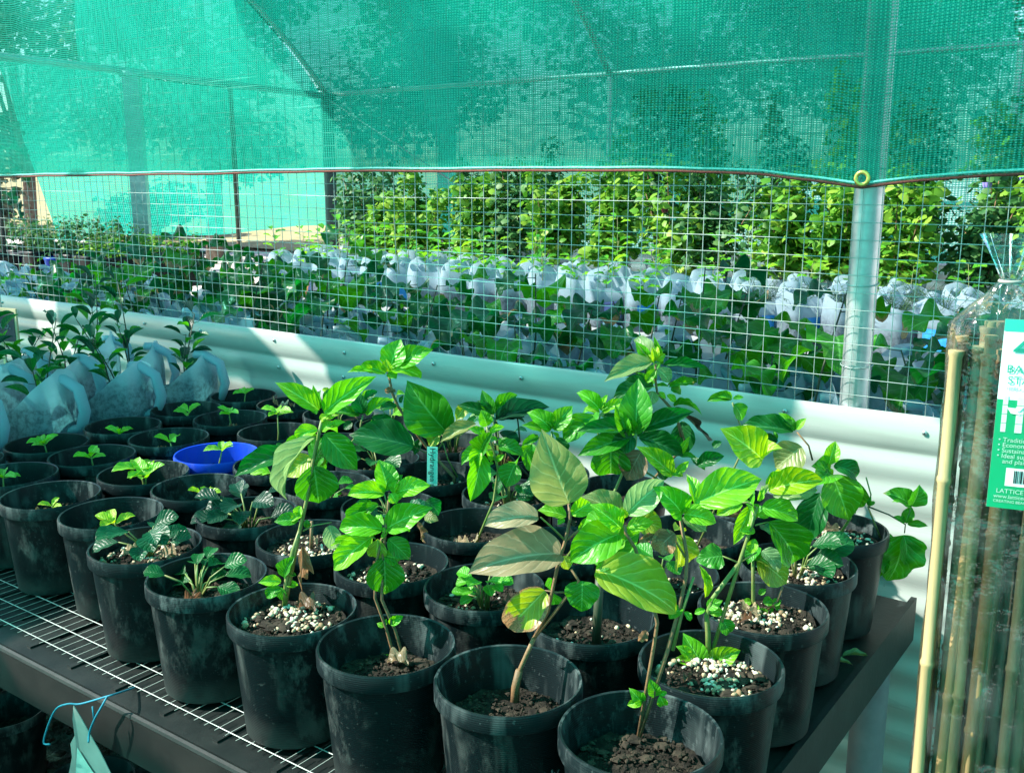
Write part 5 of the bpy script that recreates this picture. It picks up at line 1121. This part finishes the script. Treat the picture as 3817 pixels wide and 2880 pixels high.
while xb < LX1 - .02:
    w_ = rnd.choice((.0006, .0011, .0016)); bc2.box(xb, xb + w_, card_y(xb) - .0012, card_y(xb) - .001, zf(.858), zf(.79)); xb += w_ + rnd.choice((.0008, .0012))
put('barcode', bc2.mesh('barcode', M['ink'], smooth=False), lab)
label_text('LATTICE MAKERS', .0072, LX0 + .008, zf(.916), 'white'); label_text('www.latticemakers', .0062, LX0 + .006, zf(.944), 'white'); label_text('CREATING BEAUTIFUL OUTDOORS', .0044, LX0 + .006, zf(.968), 'white')
# white bamboo drawing on the green field
bd = MB()
for (x, w_) in ((.006, .005), (.020, .007), (.037, .006), (.052, .008), (.075, .006)):
    zz = zf(.588)
    while zz < zf(.44): bd.box(LX0 + x, LX0 + x + w_, card_y(LX0 + x) - .0012, card_y(LX0 + x) - .0007, zz, zz + .0095); zz += .0103
for (x, z, dx, dz) in ((.010, .098, .014, -.008), (.027, .100, -.012, -.007), (.027, .1, .014, -.006), (.045, .09, -.01, -.012), (.045, .098, .014, -.009), (.06, .09, .014, -.01)):
    b = len(bd.v); p = Vector((LX0 + x, 0, LZ0 + z + .018)); q = p + Vector((dx, 0, dz)); s_ = Vector((-dz, 0, dx)) * .22; m_ = p.lerp(q, .45)
    for pt in (p, m_ + s_, q, m_ - s_): bd.v.append((pt.x, card_y(pt.x) - .0014, pt.z))
    bd.face((b, b + 1, b + 2, b + 3))
put('bamboo_drawing', bd.mesh('bamboo_drawing', M['white'], smooth=False), lab)

# ------------------------------------------------------------------ small things at the bench front
tw0 = onz(495, 2565, BZ + .004); tg = empty('hanging_tag', (tw0.x, BY0 - .03, .62)); tag(tg, 'torn pale plastic tag hanging by cyan twine from the bench front', 'tag')
Q = lambda x, y, Y: ony(x, y, Y) - Vector(tg.location)
def smooth(P, m=5):
    O = []; n = len(P)
    for i in range(n - 1):
        a, b, c, d = P[max(0, i - 1)], P[i], P[i + 1], P[min(n - 1, i + 2)]
        for q in range(m):
            t = q / m; O.append(.5 * ((2 * b) + (c - a) * t + (2 * a - 5 * b + 4 * c - d) * t * t + (3 * b - a - 3 * c + d) * t ** 3))
    return O + [P[-1]]
mb = MB(); P = [Q(505, 2560, .89), Q(430, 2585, .83), Q(395, 2595, .815), Q(300, 2622, .80), Q(255, 2622, .79), Q(210, 2640, .78), Q(180, 2700, .775), Q(163, 2765, .775), Q(185, 2772, .775)]
mb.tube(smooth(P), .0016, 6); put('twine', mb.mesh('twine', M['twine']), tg)
mb = MB(); mb.tube(smooth([Q(400, 2594, .815), Q(380, 2630, .805), Q(352, 2680, .80), Q(333, 2730, .798), Q(330, 2765, .790)]), .0017, 6); mb.tube([Q(345, 2632, .80), Q(350, 2680, .80)], .0014, 5); put('twine', mb.mesh('twine', M['twine']), tg)
ol = [(273, 2628), (300, 2672), (335, 2735), (372, 2800), (412, 2880), (430, 2960), (262, 2960), (257, 2880), (268, 2820), (262, 2770), (278, 2740), (270, 2680)]
mb = MB(); F_ = [Q(x, y, .795 + .00006 * (y - 2630) + .00004 * (x - 330)) for x, y in ol]; n = len(F_); mb.v = [tuple(p) for p in F_] + [tuple(p + Vector((0, .0012, 0))) for p in F_]
mb.face(list(range(n))); mb.face([n + i for i in range(n)][::-1])
for i in range(n): mb.face((i, n + i, n + (i + 1) % n, (i + 1) % n))
put('tag_sheet', mb.mesh('tag_sheet', M['paper'], smooth=False), tg)
mb = MB(); ip = [(288, 2785), (330, 2850), (350, 2880), (345, 2950), (280, 2950), (283, 2860)]; F_ = [Q(x, y, .7925 + .00006 * (y - 2630) + .00004 * (x - 330)) for x, y in ip]; mb.v = [tuple(p) for p in F_]; mb.face(list(range(6))); put('printed_patch', mb.mesh('printed_patch', M['faded'], smooth=False), tg)
# empty pots on the ground under the bench
for i, (xp, yp, lab_) in enumerate(((20, 2640, 'empty black pot on the mulch at the bottom left corner'), (330, 2905, 'empty black pot on the mulch behind the hanging tag'), (590, 2925, 'tilted empty black pot under the bench front, bottom edge'))):
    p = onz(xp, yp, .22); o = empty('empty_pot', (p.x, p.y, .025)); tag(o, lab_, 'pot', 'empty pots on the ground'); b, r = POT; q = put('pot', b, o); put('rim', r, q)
    s = put('soil', SOILS[i], o, (0, 0, .12)); s.scale = (.9, .9, 1)
# fallen leaves
for i, (xp, yp, L_, lab_) in enumerate(((3140, 2445, .055, 'pale dry leaf lying on the bench end beside the pots'), (3080, 2470, .05, 'second dry leaf lying on the bench end, nearer the camera'))):
    p = onz(xp, yp, BZ + .003); o = leaf_at(None, p, p + RT * L_ + Vector((0, 0, .002)), (0, 0, 1), .3, 'a', 'O', .35, name='fallen_leaf'); tag(o, lab_, 'leaf')
